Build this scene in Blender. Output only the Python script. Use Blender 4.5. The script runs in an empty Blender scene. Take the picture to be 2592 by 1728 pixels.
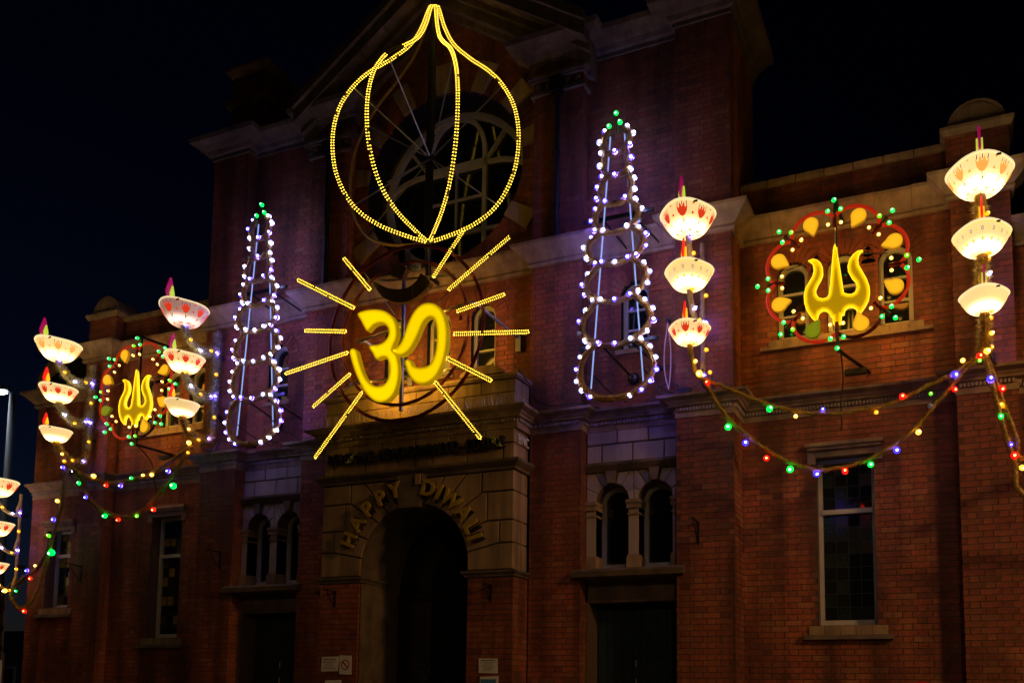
import bpy, bmesh, math, random
from math import sin, cos, pi, radians, sqrt, atan2
from mathutils import Vector, Matrix
from mathutils.geometry import tessellate_polygon
random.seed(7)
S = bpy.context.scene
C = S.collection

# ------------------------------------------------------------------ camera, sky, light
CAMX, CAMD, CAMZ = 6.9, 11.566, 1.6          # camera stands 11.6 m in front of the facade (facade plane is Y = 0)
F_, PX, PY = 2353.56, 1346.94, 1517.6        # focal length and principal point, in photo pixels (2592 wide)
YAW, PIT, ROL = 0.425705, 0.098722, 0.0113857
fw = Vector((-sin(YAW)*cos(PIT), cos(YAW)*cos(PIT), sin(PIT)))
rt = fw.cross(Vector((0, 0, 1))).normalized(); up0 = rt.cross(fw)
RT = rt*cos(ROL) + up0*sin(ROL); UP = up0*cos(ROL) - rt*sin(ROL)
cd = bpy.data.cameras.new('camera'); cam = bpy.data.objects.new('camera', cd); C.objects.link(cam)
cam.matrix_world = Matrix(((RT.x, UP.x, -fw.x, CAMX), (RT.y, UP.y, -fw.y, -CAMD), (RT.z, UP.z, -fw.z, CAMZ), (0, 0, 0, 1)))
cd.sensor_width = 36; cd.lens = F_/2592*36
cd.shift_x = (1296-PX)/2592; cd.shift_y = (PY-864)/2592
cd.clip_start = .1; cd.clip_end = 2000
S.camera = cam

wd = bpy.data.worlds.new('World'); S.world = wd; wd.use_nodes = True
wn = wd.node_tree.nodes; wl = wd.node_tree.links
bg = wn['Background']; sky = wn.new('ShaderNodeTexSky'); sky.sky_type = 'NISHITA'; sky.sun_disc = False
sky.sun_elevation = radians(-5.5); sky.sun_rotation = radians(-62); sky.air_density = 1.0; sky.dust_density = .3; sky.ozone_density = 3.0
wl.new(sky.outputs[0], bg.inputs[0]); bg.inputs[1].default_value = .22

sd = bpy.data.lights.new('sun', 'SUN'); sun = bpy.data.objects.new('sun', sd); C.objects.link(sun)
sd.energy = .015; sd.color = (1, .60, .35); sd.angle = radians(3)
_az, _el = radians(66), radians(32)           # low warm street glow from the right of the camera
_d = Vector((sin(_az)*cos(_el), -cos(_az)*cos(_el), sin(_el)))
sun.rotation_euler = _d.to_track_quat('Z', 'Y').to_euler()

S.view_settings.view_transform = 'Standard'; S.view_settings.look = 'None'
S.view_settings.exposure = 0; S.view_settings.gamma = 1; S.view_settings.use_curve_mapping = False
S.render.engine = 'CYCLES'; S.cycles.use_denoising = True
S.cycles.max_bounces = 5; S.cycles.diffuse_bounces = 3; S.cycles.glossy_bounces = 3
S.cycles.sample_clamp_indirect = 4.0; S.cycles.use_light_tree = True

def ray(x, y):
    return RT*((x-PX)/F_) - UP*((y-PY)/F_) + fw
def W(x, y, Y):
    "point seen at photo pixel x, y on the plane at depth Y of the facade"
    d = ray(x, y); t = (Y+CAMD)/d.y
    return Vector((d.x*t+CAMX, Y, d.z*t+CAMZ))

# ------------------------------------------------------------------ materials
MATS = {}
def nodes(name):
    m = bpy.data.materials.new(name); m.use_nodes = True; MATS[name] = m
    return m, m.node_tree.nodes, m.node_tree.links, m.node_tree.nodes['Principled BSDF']
def mat(name, col, rough=.6, metal=0, noise=.0, nscale=8, bump=0, bscale=60, spec=.5, streak=0):
    m, n, l, b = nodes(name)
    b.inputs['Roughness'].default_value = rough; b.inputs['Metallic'].default_value = metal
    b.inputs['Specular IOR Level'].default_value = spec
    b.inputs['Base Color'].default_value = (*col, 1)
    if noise:
        tc = n.new('ShaderNodeTexCoord'); t = n.new('ShaderNodeTexNoise'); t.inputs['Scale'].default_value = nscale; t.inputs['Detail'].default_value = 6
        r = n.new('ShaderNodeValToRGB'); r.color_ramp.elements[0].position = .3; r.color_ramp.elements[1].position = .75
        r.color_ramp.elements[0].color = (*[c*(1-noise) for c in col], 1); r.color_ramp.elements[1].color = (*[min(1, c*(1+noise*.6)) for c in col], 1)
        l.new(tc.outputs['Object'], t.inputs['Vector']); l.new(t.outputs[0], r.inputs[0]); l.new(r.outputs[0], b.inputs['Base Color'])
    if streak:
        tc = n.new('ShaderNodeTexCoord'); mp = n.new('ShaderNodeMapping'); mp.inputs['Scale'].default_value = (7, 7, .7); t = n.new('ShaderNodeTexNoise'); t.inputs['Scale'].default_value = 1; t.inputs['Detail'].default_value = 5
        r3 = n.new('ShaderNodeMapRange'); r3.inputs[1].default_value = .35; r3.inputs[2].default_value = .62; r3.inputs[3].default_value = 1-streak; r3.inputs[4].default_value = 1.05
        mx = n.new('ShaderNodeMix'); mx.data_type = 'RGBA'; mx.blend_type = 'MULTIPLY'; mx.inputs[0].default_value = 1
        l.new(tc.outputs['Object'], mp.inputs[0]); l.new(mp.outputs[0], t.inputs['Vector']); l.new(t.outputs[0], r3.inputs[0]); l.new(r.outputs[0], mx.inputs[6]); l.new(r3.outputs[0], mx.inputs[7]); l.new(mx.outputs[2], b.inputs['Base Color'])
    if bump:
        tc = n.new('ShaderNodeTexCoord'); t = n.new('ShaderNodeTexNoise'); t.inputs['Scale'].default_value = bscale; t.inputs['Detail'].default_value = 5
        bp = n.new('ShaderNodeBump'); bp.inputs['Strength'].default_value = bump; bp.inputs['Distance'].default_value = .01
        l.new(tc.outputs['Object'], t.inputs['Vector']); l.new(t.outputs[0], bp.inputs['Height']); l.new(bp.outputs[0], b.inputs['Normal'])
    return m
def emit(name, col, strength, attr=None, rough=.5, base=None):
    m, n, l, b = nodes(name)
    b.inputs['Base Color'].default_value = (*(base or [c*.5 for c in col]), 1); b.inputs['Roughness'].default_value = rough
    b.inputs['Emission Color'].default_value = (*col, 1); b.inputs['Emission Strength'].default_value = strength
    if attr:
        a = n.new('ShaderNodeAttribute'); a.attribute_name = attr
        mu = n.new('ShaderNodeMath'); mu.operation = 'MULTIPLY'; mu.inputs[1].default_value = strength
        l.new(a.outputs['Fac'], mu.inputs[0]); l.new(mu.outputs[0], b.inputs['Emission Strength'])
    return m
def brick_mat():
    m, n, l, b = nodes('brick'); b.inputs['Roughness'].default_value = .82
    a = n.new('ShaderNodeAttribute'); a.attribute_name = 'tint'
    tc = n.new('ShaderNodeTexCoord')
    t = n.new('ShaderNodeTexNoise'); t.inputs['Scale'].default_value = 28; t.inputs['Detail'].default_value = 6
    big = n.new('ShaderNodeTexNoise'); big.inputs['Scale'].default_value = .9; big.inputs['Detail'].default_value = 4
    r1 = n.new('ShaderNodeMapRange'); r1.inputs[1].default_value = .25; r1.inputs[2].default_value = .75; r1.inputs[3].default_value = .72; r1.inputs[4].default_value = 1.18
    r2 = n.new('ShaderNodeMapRange'); r2.inputs[1].default_value = .3; r2.inputs[2].default_value = .7; r2.inputs[3].default_value = .62; r2.inputs[4].default_value = 1.1
    mu = n.new('ShaderNodeMath'); mu.operation = 'MULTIPLY'
    mx = n.new('ShaderNodeMix'); mx.data_type = 'RGBA'; mx.blend_type = 'MULTIPLY'; mx.inputs[0].default_value = 1
    l.new(tc.outputs['Object'], t.inputs['Vector']); l.new(tc.outputs['Object'], big.inputs['Vector'])
    l.new(t.outputs[0], r1.inputs[0]); l.new(big.outputs[0], r2.inputs[0]); l.new(r1.outputs[0], mu.inputs[0]); l.new(r2.outputs[0], mu.inputs[1])
    mp = n.new('ShaderNodeMapping'); mp.inputs['Scale'].default_value = (3.2, 3.2, .45); t3 = n.new('ShaderNodeTexNoise'); t3.inputs['Scale'].default_value = 1; t3.inputs['Detail'].default_value = 7
    r3 = n.new('ShaderNodeMapRange'); r3.inputs[1].default_value = .38; r3.inputs[2].default_value = .60; r3.inputs[3].default_value = .42; r3.inputs[4].default_value = 1.05
    m3 = n.new('ShaderNodeMath'); m3.operation = 'MULTIPLY'
    l.new(tc.outputs['Object'], mp.inputs[0]); l.new(mp.outputs[0], t3.inputs['Vector']); l.new(t3.outputs[0], r3.inputs[0]); l.new(mu.outputs[0], m3.inputs[0]); l.new(r3.outputs[0], m3.inputs[1]); mu = m3
    l.new(a.outputs['Color'], mx.inputs[6]); l.new(mu.outputs[0], mx.inputs[7]); l.new(mx.outputs[2], b.inputs['Base Color'])
    bp = n.new('ShaderNodeBump'); bp.inputs['Strength'].default_value = .5; bp.inputs['Distance'].default_value = .006
    t2 = n.new('ShaderNodeTexNoise'); t2.inputs['Scale'].default_value = 90; t2.inputs['Detail'].default_value = 4
    l.new(tc.outputs['Object'], t2.inputs['Vector']); l.new(t2.outputs[0], bp.inputs['Height']); l.new(bp.outputs[0], b.inputs['Normal'])
    return m
brick_mat()
mat('mortar', (.13, .085, .06), .95, noise=.4, nscale=30)
mat('stone', (.38, .265, .155), .8, noise=.32, nscale=1.6, bump=.3, bscale=45, streak=.38)
mat('stone_dimmed', (.20, .145, .105), .85, noise=.4, nscale=1.6, bump=.3, bscale=45, streak=.4)  # copy of stone darkened so the tower top looks less lit
mat('stone_pale', (.46, .38, .31), .75, noise=.22, nscale=1.8, bump=.25, bscale=45, streak=.22)
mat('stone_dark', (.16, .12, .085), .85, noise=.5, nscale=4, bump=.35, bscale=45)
mat('white_paint', (.52, .51, .49), .45, noise=.12, nscale=5)
mat('glass', (.012, .014, .016), .06, spec=.6)
mat('glass_amber', (.30, .20, .03), .3, noise=.3, nscale=12)
mat('glass_olive', (.08, .07, .02), .3, noise=.3, nscale=12)
mat('glass_green', (.012, .022, .012), .25, noise=.3, nscale=12)
mat('glass_bark', (.030, .022, .012), .3, noise=.3, nscale=12)
mat('lead', (.03, .03, .03), .5, metal=.6)
mat('dark_void', (.004, .004, .004), 1)
mat('door_paint', (.025, .045, .05), .35, noise=.25, nscale=4)
mat('lamp_column', (.055, .055, .055), .7)
mat('black_metal', (.02, .02, .022), .45, metal=.5)
mat('grey_metal', (.42, .42, .43), .38, metal=.9, noise=.2, nscale=12)
mat('galv_metal', (.45, .46, .5), .35, metal=.9)
mat('black_gloss', (.03, .032, .035), .16, spec=.8)
mat('letter_gold', (.42, .30, .035), .5)
mat('letter_white', (.75, .74, .72), .5)
mat('paper', (.80, .80, .78), .6, noise=.08, nscale=6)
mat('paper_ink', (.06, .06, .07), .7)
mat('paper_blue', (.06, .22, .42), .5)
mat('paper_red', (.42, .02, .02), .5)
mat('cable', (.015, .014, .013), .6)
mat('cable_pink', (.5, .36, .34), .6)
mat('asphalt', (.045, .045, .048), .9, noise=.3, nscale=20, bump=.3)
mat('paving', (.17, .16, .15), .9, noise=.3, nscale=6, bump=.3)
mat('post_red', (.45, .012, .01), .25)
mat('slate', (.05, .05, .055), .7, noise=.3, nscale=6)
mat('render_grey', (.11, .11, .115), .9, noise=.25, nscale=2)
mat('tinsel_grey', (.42, .41, .28), .5, noise=.3, nscale=20)
mat('tinsel_brown', (.58, .34, .13), .6, noise=.5, nscale=30)
mat('tinsel_gold', (.56, .36, .06), .5, noise=.4, nscale=25)
mat('tinsel_purple', (.36, .26, .20), .5, noise=.3, nscale=25)
mat('tinsel_darkred', (.22, .02, .012), .45, metal=.3, noise=.4, nscale=25)
emit('tinsel_red', (1, .035, .008), .30, base=(.6, .05, .02))
mat('tinsel_rust', (.42, .085, .03), .5, noise=.4, nscale=25)
mat('om_unlit', (.30, .19, .03), .45)
emit('sign_back_wash', (1, .50, .05), 9.0)  # hidden back face glow, added to light the wall behind
emit('om_lit', (1, .64, .0), 1.0, 'glow', base=(.6, .4, .03))
emit('trident_lit', (1, .56, .0), 1.0, 'glow', base=(.6, .42, .03))
emit('trident_rim', (1, .66, .02), 1.35)
emit('petal_lit', (1, .47, .012), 1.0, 'glow')
emit('petal_back_wash', (1, .30, .02), 8.0)  # unseen petal backs, glow added to throw orange on the wall
emit('petal_green', (.34, .40, .01), .5, 'glow')
emit('rope_led', (1, .62, .05), 12)
mat('rope_tube', (.30, .19, .02), .35)
mat('rope_red', (.30, .07, .01), .4)
emit('diya_lit', (1, .66, .26), 1.0, 'glow', base=(.7, .6, .4))
emit('diya_pink', (1, .56, .44), .5, 'glow', base=(.7, .6, .5))
emit('diya_rim', (1, .78, .42), .9)
emit('print_red', (.85, .05, .012), .8); emit('print_green', (.34, .33, .05), .5); emit('print_blue', (.10, .12, .22), .4); emit('print_orange', (1, .42, .08), 1.0)
emit('print_grey', (.35, .33, .25), .6); emit('print_yellow', (1, .66, .12), 1.0)
emit('flame_magenta', (.42, .004, .10), .65); emit('flame_lime', (.55, .72, .05), .8); emit('flame_red', (.95, .012, .008), .9); emit('flame_orange', (1, .50, .01), 1.0)
emit('rod_lit', (.34, .50, 1.0), .8, base=(.5, .5, .55))  # metal rods; the bulb light on them is put in as emission
emit('lamp_warm', (1, .55, .2), 20)
emit('lamp_white', (.80, .90, 1.0), 26)
# front cap colour and level, die colour and level, wall-side colour and level (glow added to light the wall), large die
BULB = {'white': ((.27, .29, 1), 2.6, (.95, .97, 1), 40, (.42, .42, 1), 34, 1), 'blue': ((.07, .04, 1), 3.2, (.55, .55, 1), 26, (.15, .09, 1), 80, 1),
        'green': ((0, 1, .07), 1.6, (.25, 1, .6), 10, (0, 1, .10), 7, 0), 'warm': ((1, .56, .07), 2.0, (1, .82, .4), 10, (1, .50, .08), 6, 0),
        'amber': ((1, .40, .004), 1.5, (1, .66, .08), 7, (1, .36, .01), 5, 0), 'red': ((1, .006, .003), 1.8, (1, .34, .08), 9, (1, .02, .01), 7, 0),
        'deepblue': ((.04, .02, 1), 3.0, (.30, .45, 1), 14, (.12, .05, 1), 26, 0), 'lime': ((.12, .9, .01), 1.3, (.6, 1, .2), 6, (.1, .9, .02), 3, 0), 'off': ((.5, .5, .6), .05, (.6, .6, .7), .12, (.5, .5, .6), .02, 0)}
for k, (c1, e1, c2, e2, c3, e3, _w) in BULB.items():
    emit('bulb_cap_'+k, c1, e1); emit('bulb_core_'+k, c2, e2); emit('bulb_back_'+k, c3, e3)

# ------------------------------------------------------------------ mesh helpers
ORG = {}
def org(p):
    return ORG.get(p.name, Vector((0, 0, 0))) if p else Vector((0, 0, 0))
def tag(o, label=None, cat=None, group=None, kind=None):
    if label: o['label'] = label
    if cat: o['category'] = cat
    if group: o['group'] = group
    if kind: o['kind'] = kind
    return o
def thing(name, loc, label, cat, group=None):
    o = bpy.data.objects.new(name, None); C.objects.link(o); o.location = loc; o.empty_display_size = .2
    ORG[o.name] = Vector(loc); return tag(o, label, cat, group)
class MB:
    def __init__(s): s.v = []; s.f = []; s.m = []; s.tint = None; s.glow = None
    def add(s, vs, fs, mi=0, col=None, gl=None):
        o = len(s.v); s.v += [tuple(v) for v in vs]
        for f in fs: s.f.append(tuple(i+o for i in f)); s.m.append(mi)
        if s.tint is not None: s.tint += [col or (.3, .1, .06)]*len(fs)
        if s.glow is not None: s.glow += gl if gl is not None else [1]*len(vs)
    def box(s, x0, x1, y0, y1, z0, z1, mi=0, col=None):
        s.add([(x0, y0, z0), (x1, y0, z0), (x1, y1, z0), (x0, y1, z0), (x0, y0, z1), (x1, y0, z1), (x1, y1, z1), (x0, y1, z1)],
              [(0, 3, 2, 1), (4, 5, 6, 7), (0, 1, 5, 4), (1, 2, 6, 5), (2, 3, 7, 6), (3, 0, 4, 7)], mi, col)
    def prism(s, poly, y0, y1, mi=0, axis='y', c=0):
        "poly in x,z extruded along y (axis y) or poly in y,z extruded along x (axis x)"
        n = len(poly)
        if axis == 'y': vs = [(p[0], y0, p[1]) for p in poly]+[(p[0], y1, p[1]) for p in poly]
        else: vs = [(y0, p[0], p[1]) for p in poly]+[(y1, p[0], p[1]) for p in poly]
        fs = [tuple(range(n)), tuple(range(2*n-1, n-1, -1))]+[(i, i+n, (i+1) % n+n, (i+1) % n) for i in range(n)]
        s.add(vs, fs, mi)
    def tube(s, pts, r, n=6, mi=0, closed=False, rr=None):
        P = [Vector(p) for p in pts]; k = len(P)
        if k < 2: return
        ref = None; rings = []
        for i in range(k):
            a = P[(i-1) % k] if (closed or i > 0) else P[i]; b = P[(i+1) % k] if (closed or i < k-1) else P[i]
            t = (b-a)
            t = t.normalized() if t.length > 1e-9 else Vector((0, 0, 1))
            if ref is None: ref = Vector((0, -1, .1)) if abs(t.y) < .9 else Vector((1, 0, .1))
            u = (ref-t*ref.dot(t)).normalized(); w = t.cross(u); ref = u
            q = rr[i] if rr else r
            rings.append([P[i]+u*q*cos(2*pi*j/n)+w*q*sin(2*pi*j/n) for j in range(n)])
        vs = [v for g in rings for v in g]; fs = []
        for i in range(k if closed else k-1):
            for j in range(n):
                fs.append((i*n+j, i*n+(j+1) % n, ((i+1) % k)*n+(j+1) % n, ((i+1) % k)*n+j))
        if not closed: fs += [tuple(range(n-1, -1, -1)), tuple((k-1)*n+j for j in range(n))]
        s.add(vs, fs, mi)
    def bar(s, a, b, r, n=6, mi=0): s.tube([a, b], r, n, mi)
    def build(s, name, mats, parent=None, smooth=False):
        me = bpy.data.meshes.new(name); o_ = org(parent)
        me.from_pydata([(x-o_.x, y-o_.y, z-o_.z) for x, y, z in s.v], [], s.f)
        if isinstance(mats, str): mats = [mats]
        for k in mats: me.materials.append(MATS[k])
        if len(mats) > 1: me.polygons.foreach_set('material_index', s.m)
        if s.tint is not None:
            a = me.attributes.new('tint', 'FLOAT_COLOR', 'FACE'); a.data.foreach_set('color', [c for t in s.tint for c in (*t, 1)])
        if s.glow is not None:
            a = me.attributes.new('glow', 'FLOAT', 'POINT'); a.data.foreach_set('value', s.glow)
        if smooth: me.polygons.foreach_set('use_smooth', [True]*len(me.polygons))
        me.update(); return link(name, me, parent)
def link(name, me, parent=None, loc=(0, 0, 0)):
    o = bpy.data.objects.new(name, me); C.objects.link(o); o.location = loc
    if parent: o.parent = parent; ORG[o.name] = org(parent)
    return o
def inset(poly, d):
    n = len(poly); A = sum(poly[i][0]*poly[(i+1) % n][1]-poly[(i+1) % n][0]*poly[i][1] for i in range(n)); sg = 1 if A > 0 else -1
    out = []
    for i in range(n):
        p0, p1, p2 = Vector(poly[i-1]), Vector(poly[i]), Vector(poly[(i+1) % n])
        e1, e2 = p1-p0, p2-p1
        if e1.length < 1e-9 or e2.length < 1e-9: out.append(tuple(p1)); continue
        e1.normalize(); e2.normalize()
        n1, n2 = Vector((-e1.y, e1.x))*sg, Vector((-e2.y, e2.x))*sg
        m = n1+n2
        q = max(.35, 1+n1.dot(n2))
        out.append(tuple(p1+m/q*d))
    return out
def spline(pts, k=6, closed=False):
    P = [Vector(p) for p in pts]; n = len(P); out = []
    for i in range(n if closed else n-1):
        p0 = P[(i-1) % n] if (closed or i > 0) else P[i]; p1 = P[i]; p2 = P[(i+1) % n]; p3 = P[(i+2) % n] if (closed or i < n-2) else P[(i+1) % n]
        for j in range(k):
            t = j/k; out.append(.5*((2*p1)+(p2-p0)*t+(2*p0-5*p1+4*p2-p3)*t*t+(3*p1-p0-3*p2+p3)*t**3))
    if not closed: out.append(P[-1])
    return out
def resample(pts, step):
    out = [pts[0]]; d = 0
    for a, b in zip(pts, pts[1:]):
        L = (b-a).length
        while L > 1e-9 and d+L >= step:
            a = a+(b-a)*((step-d)/L); L = (b-a).length; d = 0; out.append(a)
        d += L
    return out
def ico(sub):
    bm = bmesh.new(); bmesh.ops.create_icosphere(bm, subdivisions=sub, radius=1)
    bm.verts.ensure_lookup_table(); r = ([v.co.copy() for v in bm.verts], [tuple(v.index for v in f.verts) for f in bm.faces]); bm.free(); return r
ICO1, ICO2 = ico(1), ico(2)

# bulbs: a faceted coloured cap with its bright die showing at the front
BM = {}
def bulb_mesh(k):
    if k not in BM:
        m = MB()
        cr, co = (.020, .020) if BULB[k][6] else (.013, .028)
        for f in ICO2[1]:
            c = sum((ICO2[0][q] for q in f), Vector())/3; m.add([ICO2[0][q]*.033 for q in f], [(0, 1, 2)], 3 if c.y > .25 else 0)
        m.add([v*cr+Vector((.003, -co, -.003)) for v in ICO1[0]], ICO1[1], 1)
        m.tube([(0, .03, 0), (0, .055, .01)], .010, 6, 2)
        me = bpy.data.meshes.new('bulb'); me.from_pydata(m.v, [], m.f)
        for q in ('bulb_cap_'+k, 'bulb_core_'+k, 'cable', 'bulb_back_'+k): me.materials.append(MATS[q])
        me.polygons.foreach_set('material_index', m.m); BM[k] = me
    return BM[k]
def bulb(p, k, parent, s=1.0, name='bulb'):
    o = link(name, bulb_mesh(k), parent, Vector(p)-org(parent)); o.scale = (s, s, s)
    o.rotation_euler = (random.uniform(-.3, .3), 0, random.uniform(-.2, .5)); return o

def tinsel(name, path, r, matn, parent, fuzz=1.0, density=260, spike=None, core=.74, seed=0, closed=False):
    rnd = random.Random(seed+len(path)); m = MB()
    pts = resample([Vector(p) for p in path], .03)
    if len(pts) < 2: pts = [Vector(path[0]), Vector(path[-1])]
    rr = [r*core*(1+.10*sin(i*.9)+.08*rnd.uniform(-1, 1)) for i in range(len(pts))]
    m.tube(pts, r, 7, 0, closed, rr)
    L = .03*len(pts); sp = spike or r*.9
    for _ in range(int(density*L*fuzz)):
        i = rnd.randrange(len(pts)-1); t = (pts[i+1]-pts[i]).normalized(); p = pts[i].lerp(pts[i+1], rnd.random())
        d = Vector((rnd.gauss(0, 1), rnd.gauss(0, 1), rnd.gauss(0, 1))); d = (d-t*d.dot(t)*.6).normalized()
        a = p+d*r*.5; b = p+d*(r*.5+sp*rnd.uniform(.5, 1.25))+t*rnd.uniform(-.4, .4)*sp; w = d.cross(t).normalized()*max(.004, r*.10)
        m.add([a-w, a+w, b], [(0, 1, 2)])
    return m.build(name, matn, parent)

# ------------------------------------------------------------------ ground
def structure(name, m, mt):
    return tag(m.build(name, mt), kind='structure')
g = MB(); g.add([(-900, -900, 0), (900, -900, 0), (900, 900, 0), (-900, 900, 0)], [(0, 1, 2, 3)]); structure('ground', g, 'asphalt')
g = MB(); g.box(-60, 60, -4.6, 1.2, .004, .13); structure('pavement', g, 'paving')
g = MB(); g.box(-60, 60, -4.76, -4.6, .004, .135); structure('kerb', g, 'stone_dark')

# ------------------------------------------------------------------ the hall
hall = thing('brick_hall', (0, .5, 0), 'two storey red brick hall with stone trimmed portico, gable and round window', 'building')
HOLES = {}     # filled below: wall key -> functions of z giving open intervals
def rect_hole(x0, x1, z0, z1): return lambda z: [(x0, x1)] if z0 < z < z1 else []
def arch_hole(xc, r, z0, zs):
    def f(z):
        if z0 < z <= zs: return [(xc-r, xc+r)]
        if zs < z < zs+r: h = sqrt(r*r-(z-zs)**2); return [(xc-h, xc+h)]
        return []
    return f
def disc_hole(xc, zc, r):
    def f(z):
        if abs(z-zc) < r: h = sqrt(r*r-(z-zc)**2); return [(xc-h, xc+h)]
        return []
    return f
def out_hole(fn):     # keep only |x| < fn(z)
    return lambda z: [(-99, -fn(z)), (fn(z), 99)]
def subtract(a, b, ivs):
    segs = [(a, b)]
    for (h0, h1) in ivs:
        ns = []
        for (p, q) in segs:
            if h1 <= p or h0 >= q: ns.append((p, q)); continue
            if h0 > p: ns.append((p, h0))
            if h1 < q: ns.append((h1, q))
        segs = ns
    return segs
def tint(rnd):
    k = rnd.random(); b = rnd.uniform(.84, 1.10)
    if k < .10: c = (.28, .085, .045)
    elif k < .26: c = (.40, .140, .062)
    else: c = (.38, .105, .046)
    return (c[0]*b, c[1]*b*rnd.uniform(.9, 1.12), c[2]*b)
COURSE = .075
class Wall:
    "brick panel: recessed mortar bed (the part) with real Flemish bond bricks standing proud of it"
    def __init__(s): s.mo = MB(); s.br = MB(); s.br.tint = []; s.single = []; s.rnd = random.Random(3)
    def face(s, P, u, n, u0, u1, z0, z1, holes=(), single=None):
        P, u, n = Vector((*P, 0)), Vector((*u, 0)), Vector((*n, 0)); back = P-n*.007
        k0 = int(math.floor(z0/COURSE)); k1 = int(math.ceil(z1/COURSE)); ph = (P.x*1.3+P.y) % .3375
        for k in range(k0, k1):
            a, b = max(z0, k*COURSE), min(z1, (k+1)*COURSE)
            if b-a < .012: continue
            zm = (a+b)/2; iv = [q for h in holes for q in h(zm)]
            for (p, q) in subtract(u0, u1, iv):
                A, B = back+u*p, back+u*q
                s.mo.add([(A.x, A.y, a), (B.x, B.y, a), (B.x, B.y, b), (A.x, A.y, b)], [(0, 1, 2, 3)])
            x = u0-.3375+((.16875 if k % 2 else 0)-0)
            st = True
            while x < u1:
                L = .225 if st else .1125
                for (p, q) in subtract(max(u0, x+.005), min(u1, x+L-.005), iv):
                    if q-p < .03: continue
                    j = n*s.rnd.uniform(-.0025, .0015)
                    A, B = P+u*p+j, P+u*q+j; A2, B2 = A-n*.012, B-n*.012
                    lo, hi = a+.005, b-.005
                    c = tint(s.rnd)
                    if single and single(p, q, zm): s.single.append((A, B, lo, hi, n, c)); continue
                    s.br.add([(A.x, A.y, lo), (B.x, B.y, lo), (B.x, B.y, hi), (A.x, A.y, hi), (A2.x, A2.y, lo), (B2.x, B2.y, lo), (B2.x, B2.y, hi), (A2.x, A2.y, hi)],
                             [(0, 1, 2, 3), (1, 5, 6, 2), (4, 0, 3, 7), (3, 2, 6, 7), (4, 5, 1, 0)], 0, c)
                x += L; st = not st
    def box(s, x0, x1, y0, y1, z0, z1, holes=(), left=True, right=True, single=None):
        s.face((0, y0), (1, 0), (0, -1), x0, x1, z0, z1, holes, single)
        if right: s.face((x1, 0), (0, 1), (1, 0), y0, y1, z0, z1)
        if left: s.face((x0, 0), (0, -1), (-1, 0), -y1, -y0, z0, z1)
    def done(s, name='wall'):
        w = s.mo.build(name, 'mortar', hall)
        tag(s.br.build('bricks', 'brick', w), kind='stuff')
        cache = {}
        for (A, B, lo, hi, n, c) in s.single:
            L = round((B-A).length, 2); key = (L, round(hi-lo, 2), s.rnd.randrange(7))
            if key not in cache:
                m = MB(); m.tint = []; h = (hi-lo)/2; l = L/2; e = .004
                m.add([(-l+e, 0, -h+e), (l-e, 0, -h+e), (l-e, 0, h-e), (-l+e, 0, h-e), (-l, .004, -h), (l, .004, -h), (l, .004, h), (-l, .004, h), (-l, .02, -h), (l, .02, -h), (l, .02, h), (-l, .02, h)],
                      [(0, 1, 2, 3), (4, 5, 1, 0), (5, 6, 2, 1), (6, 7, 3, 2), (7, 4, 0, 3), (8, 9, 5, 4), (9, 10, 6, 5), (10, 11, 7, 6), (11, 8, 4, 7)], 0, c)
                me = bpy.data.meshes.new('brick'); me.from_pydata(m.v, [], m.f); me.materials.append(MATS['brick'])
                a = me.attributes.new('tint', 'FLOAT_COLOR', 'FACE'); a.data.foreach_set('color', [q for t in m.tint for q in (*t, 1)]); cache[key] = me
            link('brick', cache[key], w, (A+B)/2+Vector((0, 0, (lo+hi)/2))-org(w))
        return w

# ---- key lines of the elevation (metres)
YP, YN, YB, YWP, YW, YPO = 0.0, .21, .15, .33, .55, -.45      # pilaster, niche, centre bay, wing pilaster, wing wall, portico
Z1a, Z1b, Z2a, Z2b, Z3a, Z3b = 5.20, 5.44, 7.60, 7.90, 10.66, 10.95
WTRIO = [5.12, 5.75, 6.38]; CTRIO = [-.75, 0, .75]; RU = .20
WIN = (5.37, 6.07, 2.47, 4.63)
RW_C, RW_R = 9.40, 1.36
rake = lambda x: 12.72-.68*abs(x)

wall = Wall()
trio = [arch_hole(x, RU, 6.24, 7.08) for x in WTRIO]
trioL = [arch_hole(-x, RU, 6.24, 7.08) for x in WTRIO]
sgl_count = [0]
def near_single(z0, z1):
    def f(p, q, z):
        if z0 < z < z1 and sgl_count[0] < 300 and q-p > .06: sgl_count[0] += 1; return True
        return False
    return f
# right wing pilaster carries most of the single bricks (largest in view), then the pavilion pilaster
wall.box(7.03, 7.68, YWP, YW, 0, Z2a, single=near_single(2.2, 5.2)); 
wall.box(3.69, 4.44, YP, YW, 0, Z3a, left=False, single=near_single(3.55, 5.2))
wall.box(4.44, 7.03, YW, YW+.3, 0, 8.37, holes=[rect_hole(*WIN)]+trio, left=False, right=False)
wall.box(7.68, 9.6, YW, YW+.3, 0, 7.1, left=False, right=False)
wall.box(-7.03, -4.44, YW, YW+.3, 0, 8.37, holes=[rect_hole(-WIN[1]+.02, -WIN[0]+.02, WIN[2], WIN[3])]+trioL, left=False, right=False)
wall.box(-7.68, -7.03, YWP, YW, 0, Z2a)
LW = (-8.72, -8.08, 3.06, 4.55)
wall.box(-9.2, -7.68, YW, 7, 0, 7.0, holes=[rect_hole(*LW)], right=False)
wall.box(-4.44, -3.69, YP, YW, 0, Z3a, right=True)
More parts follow.
